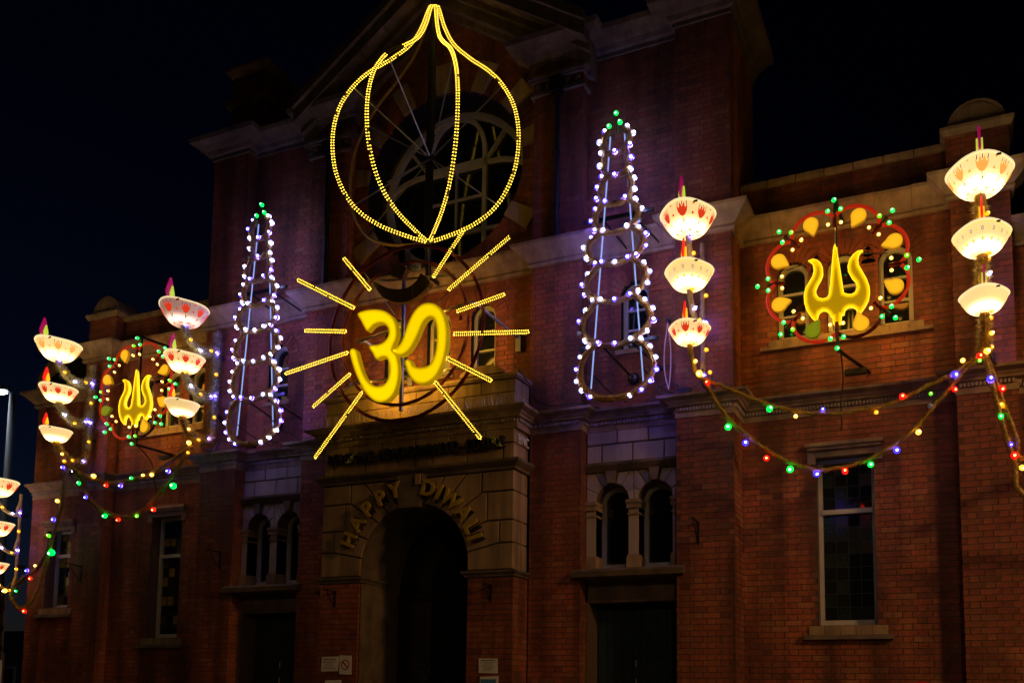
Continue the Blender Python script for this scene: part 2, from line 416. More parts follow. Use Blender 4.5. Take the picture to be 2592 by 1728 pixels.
for sx in (-1, 1):
    x0, x1 = sorted((sx*1.6, sx*2.36))
    wall.box(x0, x1, YP, YN, 0, Z3a)
    x0, x1 = sorted((sx*2.36, sx*3.69))
    wall.box(x0, x1, YN, .5, Z1a, Z3a, holes=[arch_hole(sx*3.06, .2, 6.28, 7.05)], left=False, right=False)
    x0, x1 = sorted((sx*.89, sx*1.575))       # brick piers of the portico
    wall.box(x0, x1, YPO, .3, 0, 3.14)
wall.box(-1.6, 1.6, YB, .5, Z1a, 12.6, holes=[arch_hole(x, RU, 6.28, 7.08) for x in CTRIO]+[disc_hole(0, RW_C, RW_R), out_hole(lambda z: max(.02, min(1.6, (12.35-z)/.68)) if z > 11 else 1.6)], left=False, right=False)
# tower flank and wing pedestals
wall.face((4.44, 0), (0, 1), (1, 0), YW, 1.6, 7.9, Z3a); wall.face((-4.44, 0), (0, -1), (-1, 0), -1.6, -YW, 7.9, Z3a)
for sx in (-1, 1):
    x0, x1 = sorted((sx*7.0, sx*7.70)); wall.box(x0, x1, .36, .9, Z2b-.02, 8.46)
    x0, x1 = sorted((sx*3.55, sx*4.25)); wall.box(x0, x1, .15, .9, Z3b-.02, 12.2)
wall.done()

# dark interior behind the openings, roofs
m = MB(); m.box(-9.15, 9.6, 1.05, 9, 0, 7.9); m.box(-4.4, 4.4, 1.0, 1.6, 7.9, 10.95); m.build('interior', 'dark_void', hall)
m = MB(); m.prism([(-2.4, 11.05), (2.4, 11.05), (0, 12.66)], .5, 1.6); m.box(-4.5, 4.5, .6, 1.6, 10.96, 11.04); m.box(-9.2, -4.44, .86, 9, 7.9, 7.98); m.box(4.44, 9.6, .86, 9, 7.9, 7.98); m.build('roof', 'slate', hall)
m = MB(); m.box(4.44, 7.03, YW+.3, YW+.34, 7.9, 8.37); m.box(-7.03, -4.44, YW+.3, YW+.34, 7.9, 8.37); m.build('parapet_back', 'mortar', hall)

# ---- swept stone courses, cut into blocks
def sweep(path, prof, name, mt, blk=.56, gap=.004, jit=0.0, parent=hall, skip_end=False):
    P = [Vector(p) for p in path]; nb = []
    segn = []
    for a, b in zip(P, P[1:]): d = (b-a).normalized(); segn.append(Vector((d.y, -d.x)))
    mit = []
    for i in range(len(P)):
        if i == 0: mit.append(segn[0])
        elif i == len(P)-1: mit.append(segn[-1])
        else: q = segn[i-1]+segn[i]; mit.append(q/(1+segn[i-1].dot(segn[i])))
    rnd = random.Random(5)
    for i in range(len(P)-1):
        a, b = P[i], P[i+1]; L = (b-a).length; d = (b-a)/L; n = max(1, round(L/blk))
        for k in range(n):
            t0, t1 = L*k/n, L*(k+1)/n; m = MB(); N = len(prof); j = rnd.uniform(-jit, jit); jz = rnd.uniform(-jit, jit)*.6
            vs = []
            for e, t in ((0, t0), (1, t1)):
                for (o, z) in prof:
                    if k == 0 and e == 0: q = a+mit[i]*o
                    elif k == n-1 and e == 1: q = b+mit[i+1]*o
                    else: q = a+d*(t+(gap/2 if e == 0 else -gap/2))+segn[i]*(o+j)
                    vs.append((q.x, q.y, z+jz))
            fs = [tuple(range(N-1, -1, -1)), tuple(range(N, 2*N))]+[(q, (q+1) % N, (q+1) % N+N, q+N) for q in range(N)]
            m.add(vs, fs); nb.append(m.build(name, mt, parent))
    return nb
def dentils(path, z0, z1, depth, parent=hall, pitch=.043, w=.025):
    m = MB(); P = [Vector(p) for p in path]
    for a, b in zip(P, P[1:]):
        L = (b-a).length
        if L < .15: continue
        d = (b-a)/L; nn = Vector((d.y, -d.x)); k = int((L-.01)/pitch)
        for i in range(k):
            p = a+d*((L-k*pitch)/2+i*pitch+pitch/2)
            q = [p-d*w/2, p+d*w/2, p+d*w/2+nn*depth, p-d*w/2+nn*depth]
            m.add([(v.x, v.y, z) for z in (z0, z1) for v in q], [(0, 1, 2, 3), (7, 6, 5, 4), (0, 4, 5, 1), (1, 5, 6, 2), (2, 6, 7, 3), (3, 7, 4, 0)])
    return tag(m.build('dentil_course', 'stone_pale', parent), kind='stuff')  # pale stone stands in for the light that dentils catch
half = [(1.6, YP), (2.36, YP), (2.36, YN), (3.69, YN), (3.69, YP), (4.44, YP), (4.44, YW), (7.03, YW), (7.03, YWP), (7.68, YWP), (7.68, YW), (9.6, YW)]
rightp = half; leftp = [(-x, y) for x, y in half[::-1]]; leftp[0] = (-9.2, YW)
dpath = leftp+[(-1.6, YPO), (1.6, YPO)]+rightp
pr1 = [(-.05, 5.17), (.012, 5.17), (.012, 5.24), (.012, 5.305), (.07, 5.312), (.085, 5.345), (.10, 5.35), (.12, 5.375), (.20, 5.405), (.215, 5.435), (.10, 5.47), (-.05, 5.48)]
sweep(dpath, pr1, 'cornice_stone', 'stone', .5, jit=.003)
dentils([(x, y) for x, y in dpath], 5.255, 5.300, .045)
mpath = leftp[:-1]+[(-1.6, YP), (-1.6, YB), (1.6, YB), (1.6, YP)]+rightp[1:]
pr2 = [(-.05, 7.60), (.045, 7.60), (.06, 7.63), (.045, 7.67), (.075, 7.70), (.14, 7.76), (.17, 7.80), (.24, 7.85), (.25, 7.89), (.12, 7.93), (-.05, 7.94)]
pr2e = [(o, z-.62) for o, z in pr2]
sweep(mpath[1:-1], pr2, 'string_course_stone', 'stone', .46, jit=.006)
sweep([(7.68, YW), (9.6, YW)], pr2e, 'string_course_stone', 'stone', .46)
sweep([(-9.2, 5), (-9.2, YW), (-7.68, YW)], pr2e, 'string_course_stone', 'stone', .46)
pr3 = [(-.05, 10.62), (.03, 10.62), (.03, 10.68), (.07, 10.70), (.10, 10.76), (.12, 10.76), (.20, 10.82), (.30, 10.86), (.32, 10.93), (.10, 10.98), (-.05, 10.98)]
tp = [(1.56, YB), (1.56, YP), (2.36, YP), (2.36, YN), (3.69, YN), (3.69, YP), (4.44, YP), (4.44, 1.6)]
sweep(tp, pr3, 'cornice_stone', 'stone_dimmed', .62, jit=.004); sweep([(-x, y) for x, y in tp[::-1]], pr3, 'cornice_stone', 'stone_dimmed', .62, jit=.004)
# coping of the wing parapets
prc = [(-.34, 8.37), (.05, 8.37), (.06, 8.40), (.06, 8.45), (-.1, 8.49), (-.34, 8.48)]
sweep([(4.46, YW), (7.0, YW)], prc, 'coping_stone', 'stone', .36, .012, jit=.003); sweep([(-7.0, YW), (-4.46, YW)], prc, 'coping_stone', 'stone', .36, .012, jit=.003)
# pedestals with rounded tops over the wing pilasters, plain ones over the tower
for sx in (-1, 1):
    a, b = sorted((sx*7.0, sx*7.70)); xc = (a+b)/2
    sweep([(a, .9), (a, .36), (b, .36), (b, .9)], [(-.05, 8.44), (.03, 8.44), (.06, 8.50), (.06, 8.54), (-.05, 8.55)], 'pedestal_cap', 'stone', 2)
    m = MB(); m.prism([(xc+.33*cos(t*pi/12), 8.55+.33*sin(t*pi/12)) for t in range(13)], .40, .86); m.prism([(xc+.25*cos(t*pi/12), 8.57+.25*sin(t*pi/12)) for t in range(13)], .385, .41); m.build('rounded_pediment', 'stone', hall)
    a, b = sorted((sx*3.55, sx*4.25))
    sweep([(a, .9), (a, .15), (b, .15), (b, .9)], [(-.4, 12.18), (.03, 12.18), (.10, 12.26), (.10, 12.32), (-.1, 12.42), (-.4, 12.44)], 'pedestal_cap', 'stone', 2)
    sweep([(a, .9), (a, .15), (b, .15), (b, .9)], [(-.05, 11.62), (.08, 11.62), (.10, 11.70), (.04, 11.76), (-.05, 11.76)], 'pedestal_band', 'stone', 2)
# swept quarter arch on the low left end
m = MB(); arc = [(-9.1+1.4*(1-cos(t*pi/20)), 7.34+.72*sin(t*pi/20)) for t in range(11)]
m.prism(arc+[(x, z-.14) for x, z in arc[::-1]], .38, .8); m.build('curved_coping', 'stone', hall)
m = MB(); m.prism([(-9.1, 7.3)]+[(x, z-.15) for x, z in arc]+[(-7.7, 7.3)], .56, .8); m.build('curved_gable', 'brick', hall)
# raking cornice of the gable: three stepped bands cut into stones
def rake_blocks():
    L = sqrt(1+.68*.68); ux, uz = 1/L, .68/L
    for sx in (-1, 1):
        n = 6; X0, X1 = 2.50, 0.0
        for k in range(n):
            xa, xb = X0+(X1-X0)*k/n, X0+(X1-X0)*(k+1)/n
            for lo, hi, yf in ((.00, .13, -.40), (.13, .30, -.34), (.30, .38, -.14), (.38, .52, -.06), (.52, .60, .06)):
                g = .005
                def pt(x, d): return (sx*x, 12.72-.68*x-d*L)
                e0 = g if k else 0
                poly = [pt(xa-e0, lo), pt(xb+(g if k < n-1 else 0), lo), pt(xb+(g if k < n-1 else 0), hi-.002), pt(xa-e0, hi-.002)]
                m = MB(); m.prism(poly if sx > 0 else poly[::-1], yf, .5); m.build('raking_cornice_stone', 'stone_dimmed', hall)
rake_blocks()
# pier capitals on the tower
for sx in (-1, 1):
    a, b = sorted((sx*1.6, sx*2.36))
    for z0, z1, o in ((10.16, 10.20, .045), (10.20, 10.235, .02), (10.38, 10.41, .05), (10.41, 10.46, .075)):
        sweep([(a, YN), (a, YP), (b, YP), (b, YN)], [(-.03, z0), (o, z0), (o, z1-.002), (-.03, z1-.002)], 'capital_band', 'stone_dimmed', 2)
    m = MB()
    for k in range(5):
        x = a+.08+(b-a-.16)*k/4
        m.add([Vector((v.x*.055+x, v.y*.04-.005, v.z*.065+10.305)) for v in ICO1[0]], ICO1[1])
    m.build('capital_ornament', 'stone_dimmed', hall)

# ---- arched and plain windows
def outline_arch(xc, r, z0, zs, n=14):
    return [(xc+r, z0)]+[(xc+r*cos(pi*k/n), zs+r*sin(pi*k/n)) for k in range(n+1)]+[(xc-r, z0)]
def ring_strip(m, o1, o2, y0, y1):
    n = len(o1)
    vs = [(x, y0, z) for x, z in o1]+[(x, y0, z) for x, z in o2]+[(x, y1, z) for x, z in o1]+[(x, y1, z) for x, z in o2]
    fs = []
    for i in range(n-1):
        fs += [(i, i+1, n+i+1, n+i), (n+i, n+i+1, 3*n+i+1, 3*n+i), (2*n+i, 2*n+i+1, i+1, i), (3*n+i, 3*n+i+1, 2*n+i+1, 2*n+i)]
    m.add(vs, fs)
def reveal(out, y0, y1, mt, parent, closed=False):
    m = MB(); n = len(out)
    m.add([(x, y0, z) for x, z in out]+[(x, y1, z) for x, z in out], [(i, i+n, (i+1) % n+n, (i+1) % n) for i in range(n if closed else n-1)])
    return m.build('reveal', mt, parent)
def arch_window(xc, r, z0, zs, yw, depth, bars=(.33, .62), rv='brick_side', ring='brick', ringw=.20, sill=True, fw_=.055, vert=False):
    o = outline_arch(xc, r, z0, zs); y = yw+depth
    fr = MB(); i1 = [(xc+(x-xc)*(1-fw_/r), max(z, z0) if z > zs else z) for x, z in o]
    i1 = [(xc+(r-fw_), z0+fw_)]+[(xc+(r-fw_)*cos(pi*k/14), zs+(r-fw_)*sin(pi*k/14)) for k in range(15)]+[(xc-(r-fw_), z0+fw_)]
    ring_strip(fr, o, i1, y-.05, y+.02)
    fr.box(xc-r, xc+r, y-.05, y+.02, z0, z0+fw_)
    f = fr.build('window', 'white_paint', hall)
    for b in bars:
        m = MB(); z = z0+(zs+r-z0)*b; h = r-fw_; m.box(xc-h, xc+h, y-.03, y+.005, z-.014, z+.014); m.build('glazing_bar', 'white_paint', f)
    if vert:
        m = MB(); m.box(xc-.01, xc+.01, y-.03, y+.005, z0+fw_, zs+r-fw_); m.build('glazing_bar', 'white_paint', f)
    m = MB(); m.add([(x, y+.008, z) for x, z in i1], [tuple(range(len(i1)))]); m.build('pane', 'glass', f)
    reveal(o, yw, y-.04, 'brick' if ring == 'brick' else ring, f)
    if ring == 'brick':
        n = 13
        for k in range(n):
            a0, a1 = pi*k/n+.025, pi*(k+1)/n-.025; m = MB(); m.tint = []
            pl = [(xc+q*cos(t), zs+q*sin(t)) for q, t in ((r, a0), (r+ringw, a0), (r+ringw, a1), (r, a1))]; nv = len(pl)
            m.add([(x, yw-.012, z) for x, z in pl]+[(x, yw+.05, z) for x, z in pl], [(0, 1, 2, 3), (0, 4, 5, 1), (1, 5, 6, 2), (2, 6, 7, 3), (3, 7, 4, 0)], 0, tint(random))
            m.build('arch_brick', 'brick', f)
    if sill:
        m = MB(); m.box(xc-r-.07, xc+r+.07, yw-.05, y-.05, z0-.06, z0); m.build('sill', 'stone', f)
    return f
for sx in (-1, 1):
    for x in WTRIO: arch_window(sx*x, RU, 6.24, 7.08, YW, .14, sill=False)
    m = MB(); m.box(min(sx*4.70, sx*6.80), max(sx*4.70, sx*6.80), YW-.07, YW+.1, 6.10, 6.145); m.build('sill_course', 'stone', hall)
    for k, (a, b) in enumerate([(4.80, 5.0), (5.0, 5.2), (5.2, 5.42), (5.42, 5.75), (5.75, 6.08), (6.08, 6.3), (6.3, 6.52), (6.52, 6.70)]):
        m = MB(); a_, b_ = sorted((sx*a, sx*b)); m.box(a_+.004, b_-.004, YW-.03, YW+.12, 6.147, 6.238); m.build('sill_stone', 'stone', hall)
    arch_window(sx*3.06, .2, 6.28, 7.05, YN, .16)
for x in CTRIO: arch_window(x, RU, 6.28, 7.08, YB, .14)

def tall_window(x0, x1, z0, z1, yw, seed, cols=4, litter=.3, top=.70, rows=(4, 8), transom=None):
    rnd = random.Random(seed); y = yw+.25; w = .05
    fr = MB()
    fr.box(x0, x0+w, y-.05, y+.03, z0, z1); fr.box(x1-w, x1, y-.05, y+.03, z0, z1); fr.box(x0+w, x1-w, y-.05, y+.03, z0, z0+.08); fr.box(x0+w, x1-w, y-.05, y+.03, z1-w, z1)
    zt = transom or z0+(z1-z0)*.68
    fr.box(x0+w, x1-w, y-.075, y+.03, zt-.03, zt+.03)
    f = fr.build('window', 'white_paint', hall)
    for (a, b, nr) in ((zt+.03, z1-w, rows[0]), (z0+.08, zt-.03, rows[1])):
        pw, ph_ = (x1-x0-2*w)/cols, (b-a)/nr
        lead = MB()
        me = {}
        for i in range(cols):
            for j in range(nr):
                k = rnd.choices(['glass_amber', 'glass_olive', 'glass_green', 'glass_bark', 'glass'], [litter, .3*litter, .2, .1+.3*litter, .5])[0]
                if k not in me:
                    q = MB(); q.box(-pw/2+.006, pw/2-.006, -.004, .004, -ph_/2+.006, ph_/2-.006); mm = bpy.data.meshes.new('pane'); mm.from_pydata(q.v, [], q.f); mm.materials.append(MATS[k]); me[k] = mm
                o = link('pane', me[k], f, Vector((x0+w+pw*(i+.5), y, a+ph_*(j+.5)))-org(f)); o.rotation_euler = (rnd.uniform(-.02, .02), 0, rnd.uniform(-.02, .02))
        for i in range(1, cols): lead.box(x0+w+pw*i-.006, x0+w+pw*i+.006, y-.012, y+.008, a, b)
        for j in range(1, nr): lead.box(x0+w, x1-w, y-.011, y+.009, a+ph_*j-.006, a+ph_*j+.006)
        lead.build('lead_came', 'lead', f)
    reveal([(x1, z0), (x1, z1), (x0, z1), (x0, z0)], yw, y-.04, 'mortar', f, True)
    # stone label over the head and sill below
    m = MB(); m.box(x0-.10, x1+.10, yw-.07, yw+.06, z1+.075, z1+.115); m.box(x0-.12, x1+.12, yw-.10, yw+.06, z1+.117, z1+.165); m.build('hood_mould', 'stone', f)
    m = MB(); m.box(x0-.10, x0-.002, yw-.02, yw+.05, z1-.09, z1+.073); m.box(x1+.002, x1+.10, yw-.02, yw+.05, z1-.09, z1+.073); m.box(x0+.002, x1-.002, yw-.02, yw+.1, z1-.01, z1+.072); m.build('lintel', 'stone', f)
    n = 5
    for k in range(n):
        a, b = x0-.12+(x1-x0+.24)*k/n, x0-.12+(x1-x0+.24)*(k+1)/n
        m = MB(); m.box(a+.003, b-.003, yw-.02, yw+.12, z0-.115, z0-.002); m.build('sill_stone', 'stone', f)
    m = MB(); m.box(x0-.18, x1+.18, yw-.08, yw+.06, z0-.175, z0-.118); m.build('sill', 'stone_dark', f)
    return f
tall_window(*WIN, YW, 11, transom=3.94, litter=.0)
tall_window(-WIN[1]+.02, -WIN[0]+.02, WIN[2], WIN[3], YW, 15, transom=3.94, litter=.6)
tall_window(*LW, YW, 19, cols=3, rows=(3, 5), litter=.5)

# ---- round window
def round_window():
    yw, y = YB, .62; R, r0 = RW_R, 1.25; zc = RW_C; n = 48
    circ = lambda q, k=n: [(q*cos(2*pi*i/k), zc+q*sin(2*pi*i/k)) for i in range(k+1)]
    m = MB(); ring_strip(m, circ(r0+.02), circ(r0-.075), y-.07, y+.02); f = m.build('round_window', 'white_paint', hall)
    def strip(pts, w, d=.05):
        P = [Vector(p) for p in pts]; L, Rr = [], []
        for i, p in enumerate(P):
            t = (P[min(i+1, len(P)-1)]-P[max(i-1, 0)]).normalized(); nn = Vector((-t.y, t.x)); L.append(tuple(p+nn*w)); Rr.append(tuple(p-nn*w))
        q = MB(); ring_strip(q, L, Rr, y-d, y+.005)
        for e in (0, -1):
            pass
        return q.build('mullion', 'white_paint', f)
    q = .50
    for sx in (-1, 1):
        strip([(sx*q, zc-1.12), (sx*q, zc+.55)]+[(sx*(q-.45*(1-cos(t*pi/16))), zc+.55+.64*sin(t*pi/16)) for t in range(1, 9)], .035)
        strip([(sx*.55, zc+.38)]+[(sx*(.60+.62*sin(t*pi/16)), zc+.38-.30*(1-cos(t*pi/16))) for t in range(1, 8)], .03)
        strip([(sx*.52, zc-.70)]+[(sx*(.55+.42*sin(t*pi/16)), zc-.70-.12*(1-cos(t*pi/16))) for t in range(1, 8)], .03)
        strip([(sx*q, zc+.38), (sx*.86, zc+.86)], .026)
    strip([(-q, zc+.38), (q, zc+.38)], .06, .07); strip([(-q, zc-.70), (q, zc-.70)], .035)
    strip([(0, zc+.36), (0, zc-.68)], .011); strip([(-q, zc-.14), (q, zc-.14)], .011)
    m = MB(); m.add([(x, y+.012, z) for x, z in circ(r0)[:-1]], [tuple(range(n))]); m.build('pane', 'glass', f)
    reveal(circ(R)[:-1], yw, y-.05, 'brick', f, True)
    m = MB(); ring_strip(m, circ(R+.02), circ(r0-.01), y-.02, y+.06); m.build('frame_backing', 'stone_dark', f)
    # rubbed brick ring with eight long stones
    hw = .115; ang = [-147, -33, 12, 38, 64, 90, 116, 142, 168]
    for k, a_ in enumerate(ang):
        a = radians(a_)
        pl = [(r*cos(a)+e*sin(a), zc+r*sin(a)-e*cos(a)) for r, e in ((R, -hw), (R+.46, -hw*1.3), (R+.46, hw*1.3), (R, hw))]
        m = MB(); m.prism(pl, yw-.045, yw+.1); m.build('voussoir_stone', 'stone', f)
        nx = ang[(k+1) % len(ang)]+(360 if k == len(ang)-1 else 0)
        da = hw*1.02/R+.012; a0, a1 = a+da, radians(nx)-da; nb = max(1, round((a1-a0)*R/.088))
        for i in range(nb):
            b0, b1 = a0+(a1-a0)*i/nb, a0+(a1-a0)*(i+1)/nb; g = .0045
            for (ra, rb) in (((R, R+.10), (R+.11, R+.325)) if i % 2 else ((R, R+.215), (R+.225, R+.325))):
                m = MB(); m.tint = []
                pl = [(rr*cos(t), zc+rr*sin(t)) for rr, t in ((ra, b0+g), (rb, b0+g), (rb, b1-g), (ra, b1-g))]
                c = tint(random); m.add([(x, yw-.012, z) for x, z in pl]+[(x, yw+.05, z) for x, z in pl], [(0, 1, 2, 3), (0, 4, 5, 1), (1, 5, 6, 2), (2, 6, 7, 3), (3, 7, 4, 0)], 0, c)
                m.build('ring_brick', 'brick', f)
round_window()

# ---- twin windows in the niches: stone blocks, voussoirs, piers
def stone_prism(poly, y0, y1, gap, name='stone_block', mt='stone', parent=hall):
    m = MB(); p = inset(poly, gap); q = inset(poly, gap+.008)
    n = len(p)
    m.add([(x, y0, z) for x, z in q]+[(x, y0+.008, z) for x, z in p]+[(x, y1, z) for x, z in p],
          [tuple(range(n))]+[(i+n, (i+1) % n+n, (i+1) % n, i) for i in range(n)]+[(i+2*n, (i+1) % n+2*n, (i+1) % n+n, i+n) for i in range(n)])
    return m.build(name, mt, parent)
def R4(x0, x1, z0, z1): return [(x0, z0), (x1, z0), (x1, z1), (x0, z1)]
for sx in (-1, 1):
    fx = lambda p: [(sx*x, z) for x, z in p]
    X0, X1 = 2.362, 3.688
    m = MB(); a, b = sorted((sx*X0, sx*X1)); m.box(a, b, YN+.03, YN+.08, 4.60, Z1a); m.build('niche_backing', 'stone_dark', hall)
    w = (X1-X0)/3
    for k in range(3): stone_prism(fx(R4(X0+k*w, X0+(k+1)*w, 4.985, 5.19)), YN, YN+.04, .010, mt='stone_pale')
    cuts = [X0, X0+w*.5, X0+w*1.5, X0+w*2.5, X1]
    for c0, c1 in zip(cuts, cuts[1:]): stone_prism(fx(R4(c0, c1, 4.725, 4.985)), YN, YN+.04, .010, mt='stone_pale')
    sweep([(a, YN), (b, YN)], [(-.05, 4.60), (.03, 4.60), (.05, 4.63), (.085, 4.68), (.09, 4.715), (-.05, 4.722)], 'band_stone', 'stone_dark', .6)
    # arcade
    xcs = (2.735, 3.345); r = .235; zs = 4.20; tz = 4.598; xm = (xcs[0]+xcs[1])/2
    for i, xc in enumerate(xcs):
        L, Rr = (X0, xm) if i == 0 else (xm, X1)
        A = lambda d: (xc+r*cos(radians(d)), zs+r*sin(radians(d)))
        arcp = lambda d0, d1: [A(d0+(d1-d0)*k/5) for k in range(6)]
        hit = lambda d: (xc+(tz-zs)/math.tan(radians(d)), tz)
        pieces = [arcp(78, 58)[::-1]+[hit(78), hit(58)],
                  arcp(58, 28)[::-1]+[hit(58), (Rr, tz), (Rr, min(tz, zs+(Rr-xc)*math.tan(radians(28))))],
                  arcp(28, 0)[::-1]+[(Rr, zs+(Rr-xc)*math.tan(radians(28))), (Rr, zs)],
                  arcp(122, 102)[::-1]+[hit(122), hit(102)],
                  arcp(152, 122)[::-1]+[(L, zs+(xc-L)*math.tan(radians(28))), (L, tz), hit(122)],
                  arcp(180, 152)[::-1]+[(L, zs), (L, zs+(xc-L)*math.tan(radians(28)))]]
        for p in pieces:
            # order points round the piece
            c = (sum(q[0] for q in p)/len(p), sum(q[1] for q in p)/len(p))
            p = sorted(p, key=lambda q: atan2(q[1]-c[1], q[0]-c[0]))
            stone_prism(fx(p), YN, YN+.10, .003, 'voussoir', 'stone_pale')
        m = MB(); m.prism(fx([A(100), (xc-.075, tz), (xc+.075, tz), A(80)]), YN-.07, YN+.1); m.build('keystone', 'stone_dark', hall)
        o = [(sx*x, z) for x, z in outline_arch(xc, r, 3.26, zs)]
        fr = MB(); i1 = [(sx*x, z) for x, z in outline_arch(xc, r-.06, 3.36, zs)]
        ring_strip(fr, o, i1, YN+.26, YN+.32); a2, b2 = sorted((sx*(xc-r), sx*(xc+r))); fr.box(a2, b2, YN+.25, YN+.33, 3.26, 3.36)
        f = fr.build('window', 'white_paint', hall)
        m = MB(); m.add([(x, YN+.30, z) for x, z in i1], [tuple(range(len(i1)))]); m.build('pane', 'glass', f)
        reveal(o, YN+.02, YN+.27, 'stone_dark', f)
    for (p0, p1) in ((X0, xcs[0]-r), (xcs[0]+r, xcs[1]-r), (xcs[1]+r, X1)):
        a2, b2 = sorted((sx*p0, sx*p1))
        m = MB(); m.box(a2, b2, YN+.01, YN+.27, 3.26, zs-.002); f = m.build('pier', 'stone_pale', hall)
        for z0, z1, e in ((4.08, 4.15, .035), (4.15, 4.198, .05), (3.99, 4.02, .02), (3.26, 3.42, .035), (3.42, 3.45, .022)):
            m = MB(); m.box(a2-(e if p0 > X0+.01 or sx < 0 else 0)*.6, b2+e*.6, YN+.01-e, YN+.25, z0, z1-.002); m.build('pier_band', 'stone', f)
    a2, b2 = sorted((sx*2.27, sx*3.80))
    m = MB(); m.prism([(YN-.32, 3.13), (YN+.3, 3.13), (YN+.3, 3.258), (YN-.2, 3.25), (YN-.33, 3.20)], a2, b2, axis='x'); m.build('niche_sill', 'stone_dark', hall)
    a2, b2 = sorted((sx*2.37, sx*3.68))
    m = MB(); m.box(a2, b2, .26, .5, 2.82, 3.128); m.build('door_lintel', 'stone_dark', hall)
    # boarded double door with ledges and handles
    m = MB(); m.box(a2, b2, .60, .64, .13, 2.82); d = m.build('double_door', 'door_paint', hall)
    nbd = 10
    for k in range(nbd):
        m = MB(); p0 = a2+.05+(b2-a2-.1)*k/nbd; m.box(p0+.004, p0+(b2-a2-.1)/nbd-.004, .575, .598, .15, 2.76); m.build('plank', 'door_paint', d)
    for z in (2.1, 1.86, 1.62, 1.2, .7):
        m = MB(); m.box(a2+.72, b2-.06, .555, .573, z, z+.05); m.build('door_ledge', 'door_paint', d)
    for z in (1.95, 1.70): m = MB(); m.bar((a2+.60, .54, z), (a2+.60, .54, z+.10), .012, 6); m.bar((a2+.6, .57, z+.05), (a2+.6, .54, z+.05), .01, 5); m.build('handle', 'grey_metal', d)
    for q in (a2, b2):
        m = MB(); m.box(q-.02, q+.02, .21, .62, .13, 2.82); m.build('door_jamb', 'mortar', hall)

# ---- portico
ra, zc0 = .87, 3.36
Aa = lambda d: (ra*cos(radians(d)), zc0+ra*sin(radians(d)))
Aarc = lambda d0, d1, n=5: [Aa(d0+(d1-d0)*k/n) for k in range(n+1)]
m = MB(); bpoly = [(1.55, 3.235), (1.55, 5.2), (-1.55, 5.2), (-1.55, 3.235), (-ra-.01, 3.235)]+[((ra+.01)*cos(pi-pi*k/20), zc0+(ra+.01)*sin(pi-pi*k/20)) for k in range(21)]+[(ra+.01, 3.235)]
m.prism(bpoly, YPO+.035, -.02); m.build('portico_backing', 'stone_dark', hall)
for sx in (-1, 1):
    fx = lambda p: [(sx*x, z) for x, z in p]
    G = .011
    xe = 1.575
    blocks = [([(ra, 3.235), (xe, 3.235), (xe, 3.60), (1.36, 3.60)]+Aarc(9, 0), 0.0),
              ([(1.36, 3.60), (1.36, 3.91), (1.17, 3.91)]+Aarc(28, 9), -.30), (R4(1.36, xe, 3.60, 3.91), -.22),
              ([(1.17, 3.91), (1.17, 4.31), (1.08, 4.31)]+Aarc(47, 28), -.30), (R4(1.17, xe, 3.91, 4.31), 0.0),
              ([(1.08, 4.31), (1.08, 4.598), (.85, 4.598)]+Aarc(61, 47), -.30), (R4(1.08, xe, 4.31, 4.598), -.22),
              ([(.85, 4.598), (.50, 4.598)]+Aarc(74, 61), -.30), ([(.50, 4.598), (.19, 4.598)]+Aarc(78, 74, 2), -.30)]
    for p, yb in blocks: stone_prism(fx(p), YPO, yb, G, 'stone_block', 'stone')
    for z0, z1 in ((3.60, 3.91), (4.31, 4.598)):
        m = MB(); a2, b2 = sorted((sx*1.45, sx*(xe-.012))); m.box(a2, b2, -.205, -.004, z0+.011, z1-.011); m.build('stone_block', 'stone', hall)
    # two courses of the frieze
    for r_, (z0, z1) in enumerate(((4.745, 4.97), (4.97, 5.185))):
        cuts = [0 if r_ == 0 else .0]+[(.28 if r_ == 0 else .0)+.56*k for k in range(1 if r_ else 0, 3)]+[xe]
        cuts = sorted(set(c for c in cuts if c < xe-.1))+[xe]
        for c0, c1 in zip(cuts, cuts[1:]): stone_prism(fx(R4(c0, c1, z0, z1)), YPO, (-.24 if c1 == xe and r_ else (-.004 if c1 == xe else -.33)), G)
    m = MB(); a2, b2 = sorted((sx*1.45, sx*(xe-.012))); m.box(a2, b2, -.22, -.004, 4.981, 5.174); m.build('stone_block', 'stone', hall)
m = MB(); m.prism([(-.17, 4.16), (.17, 4.16), (.21, 4.63), (-.21, 4.63)], YPO-.13, YPO+.03); k_ = m.build('keystone', 'stone_dark', hall)
m = MB(); m.box(.11, .19, YPO-.155, YPO-.131, 4.47, 4.62); m.build('keystone_lit_side', 'stone', k_)  # lighter strip paints the lit right side of the keystone
pp = [(-1.575, -.005), (-1.575, YPO), (1.575, YPO), (1.575, -.005)]
sweep(pp, [(-.05, 4.60), (.02, 4.60), (.03, 4.64), (.07, 4.67), (.10, 4.70), (.10, 4.735), (-.05, 4.744)], 'band_stone', 'stone_dark', .8)
for sx in (-1, 1):
    q = [(sx*ra, .2), (sx*ra, YPO), (sx*1.575, YPO), (sx*1.575, -.005)]
    if sx < 0: q = q[::-1]
    sweep(q, [(-.05, 3.145), (.02, 3.145), (.03, 3.17), (.065, 3.20), (.065, 3.225), (-.05, 3.232)], 'impost_stone', 'stone_dark', 2)
o = [(ra, .1)]+[(ra*cos(pi*k/20), zc0+ra*sin(pi*k/20)) for k in range(21)]+[(-ra, .1)]
m = MB(); n = len(o); m.add([(x, YPO+.03, z) for x, z in o]+[(x, .7, z) for x, z in o], [(i, i+n, i+1+n, i+1) for i in range(n-1)]); m.build('arch_soffit', 'stone_dark', hall)
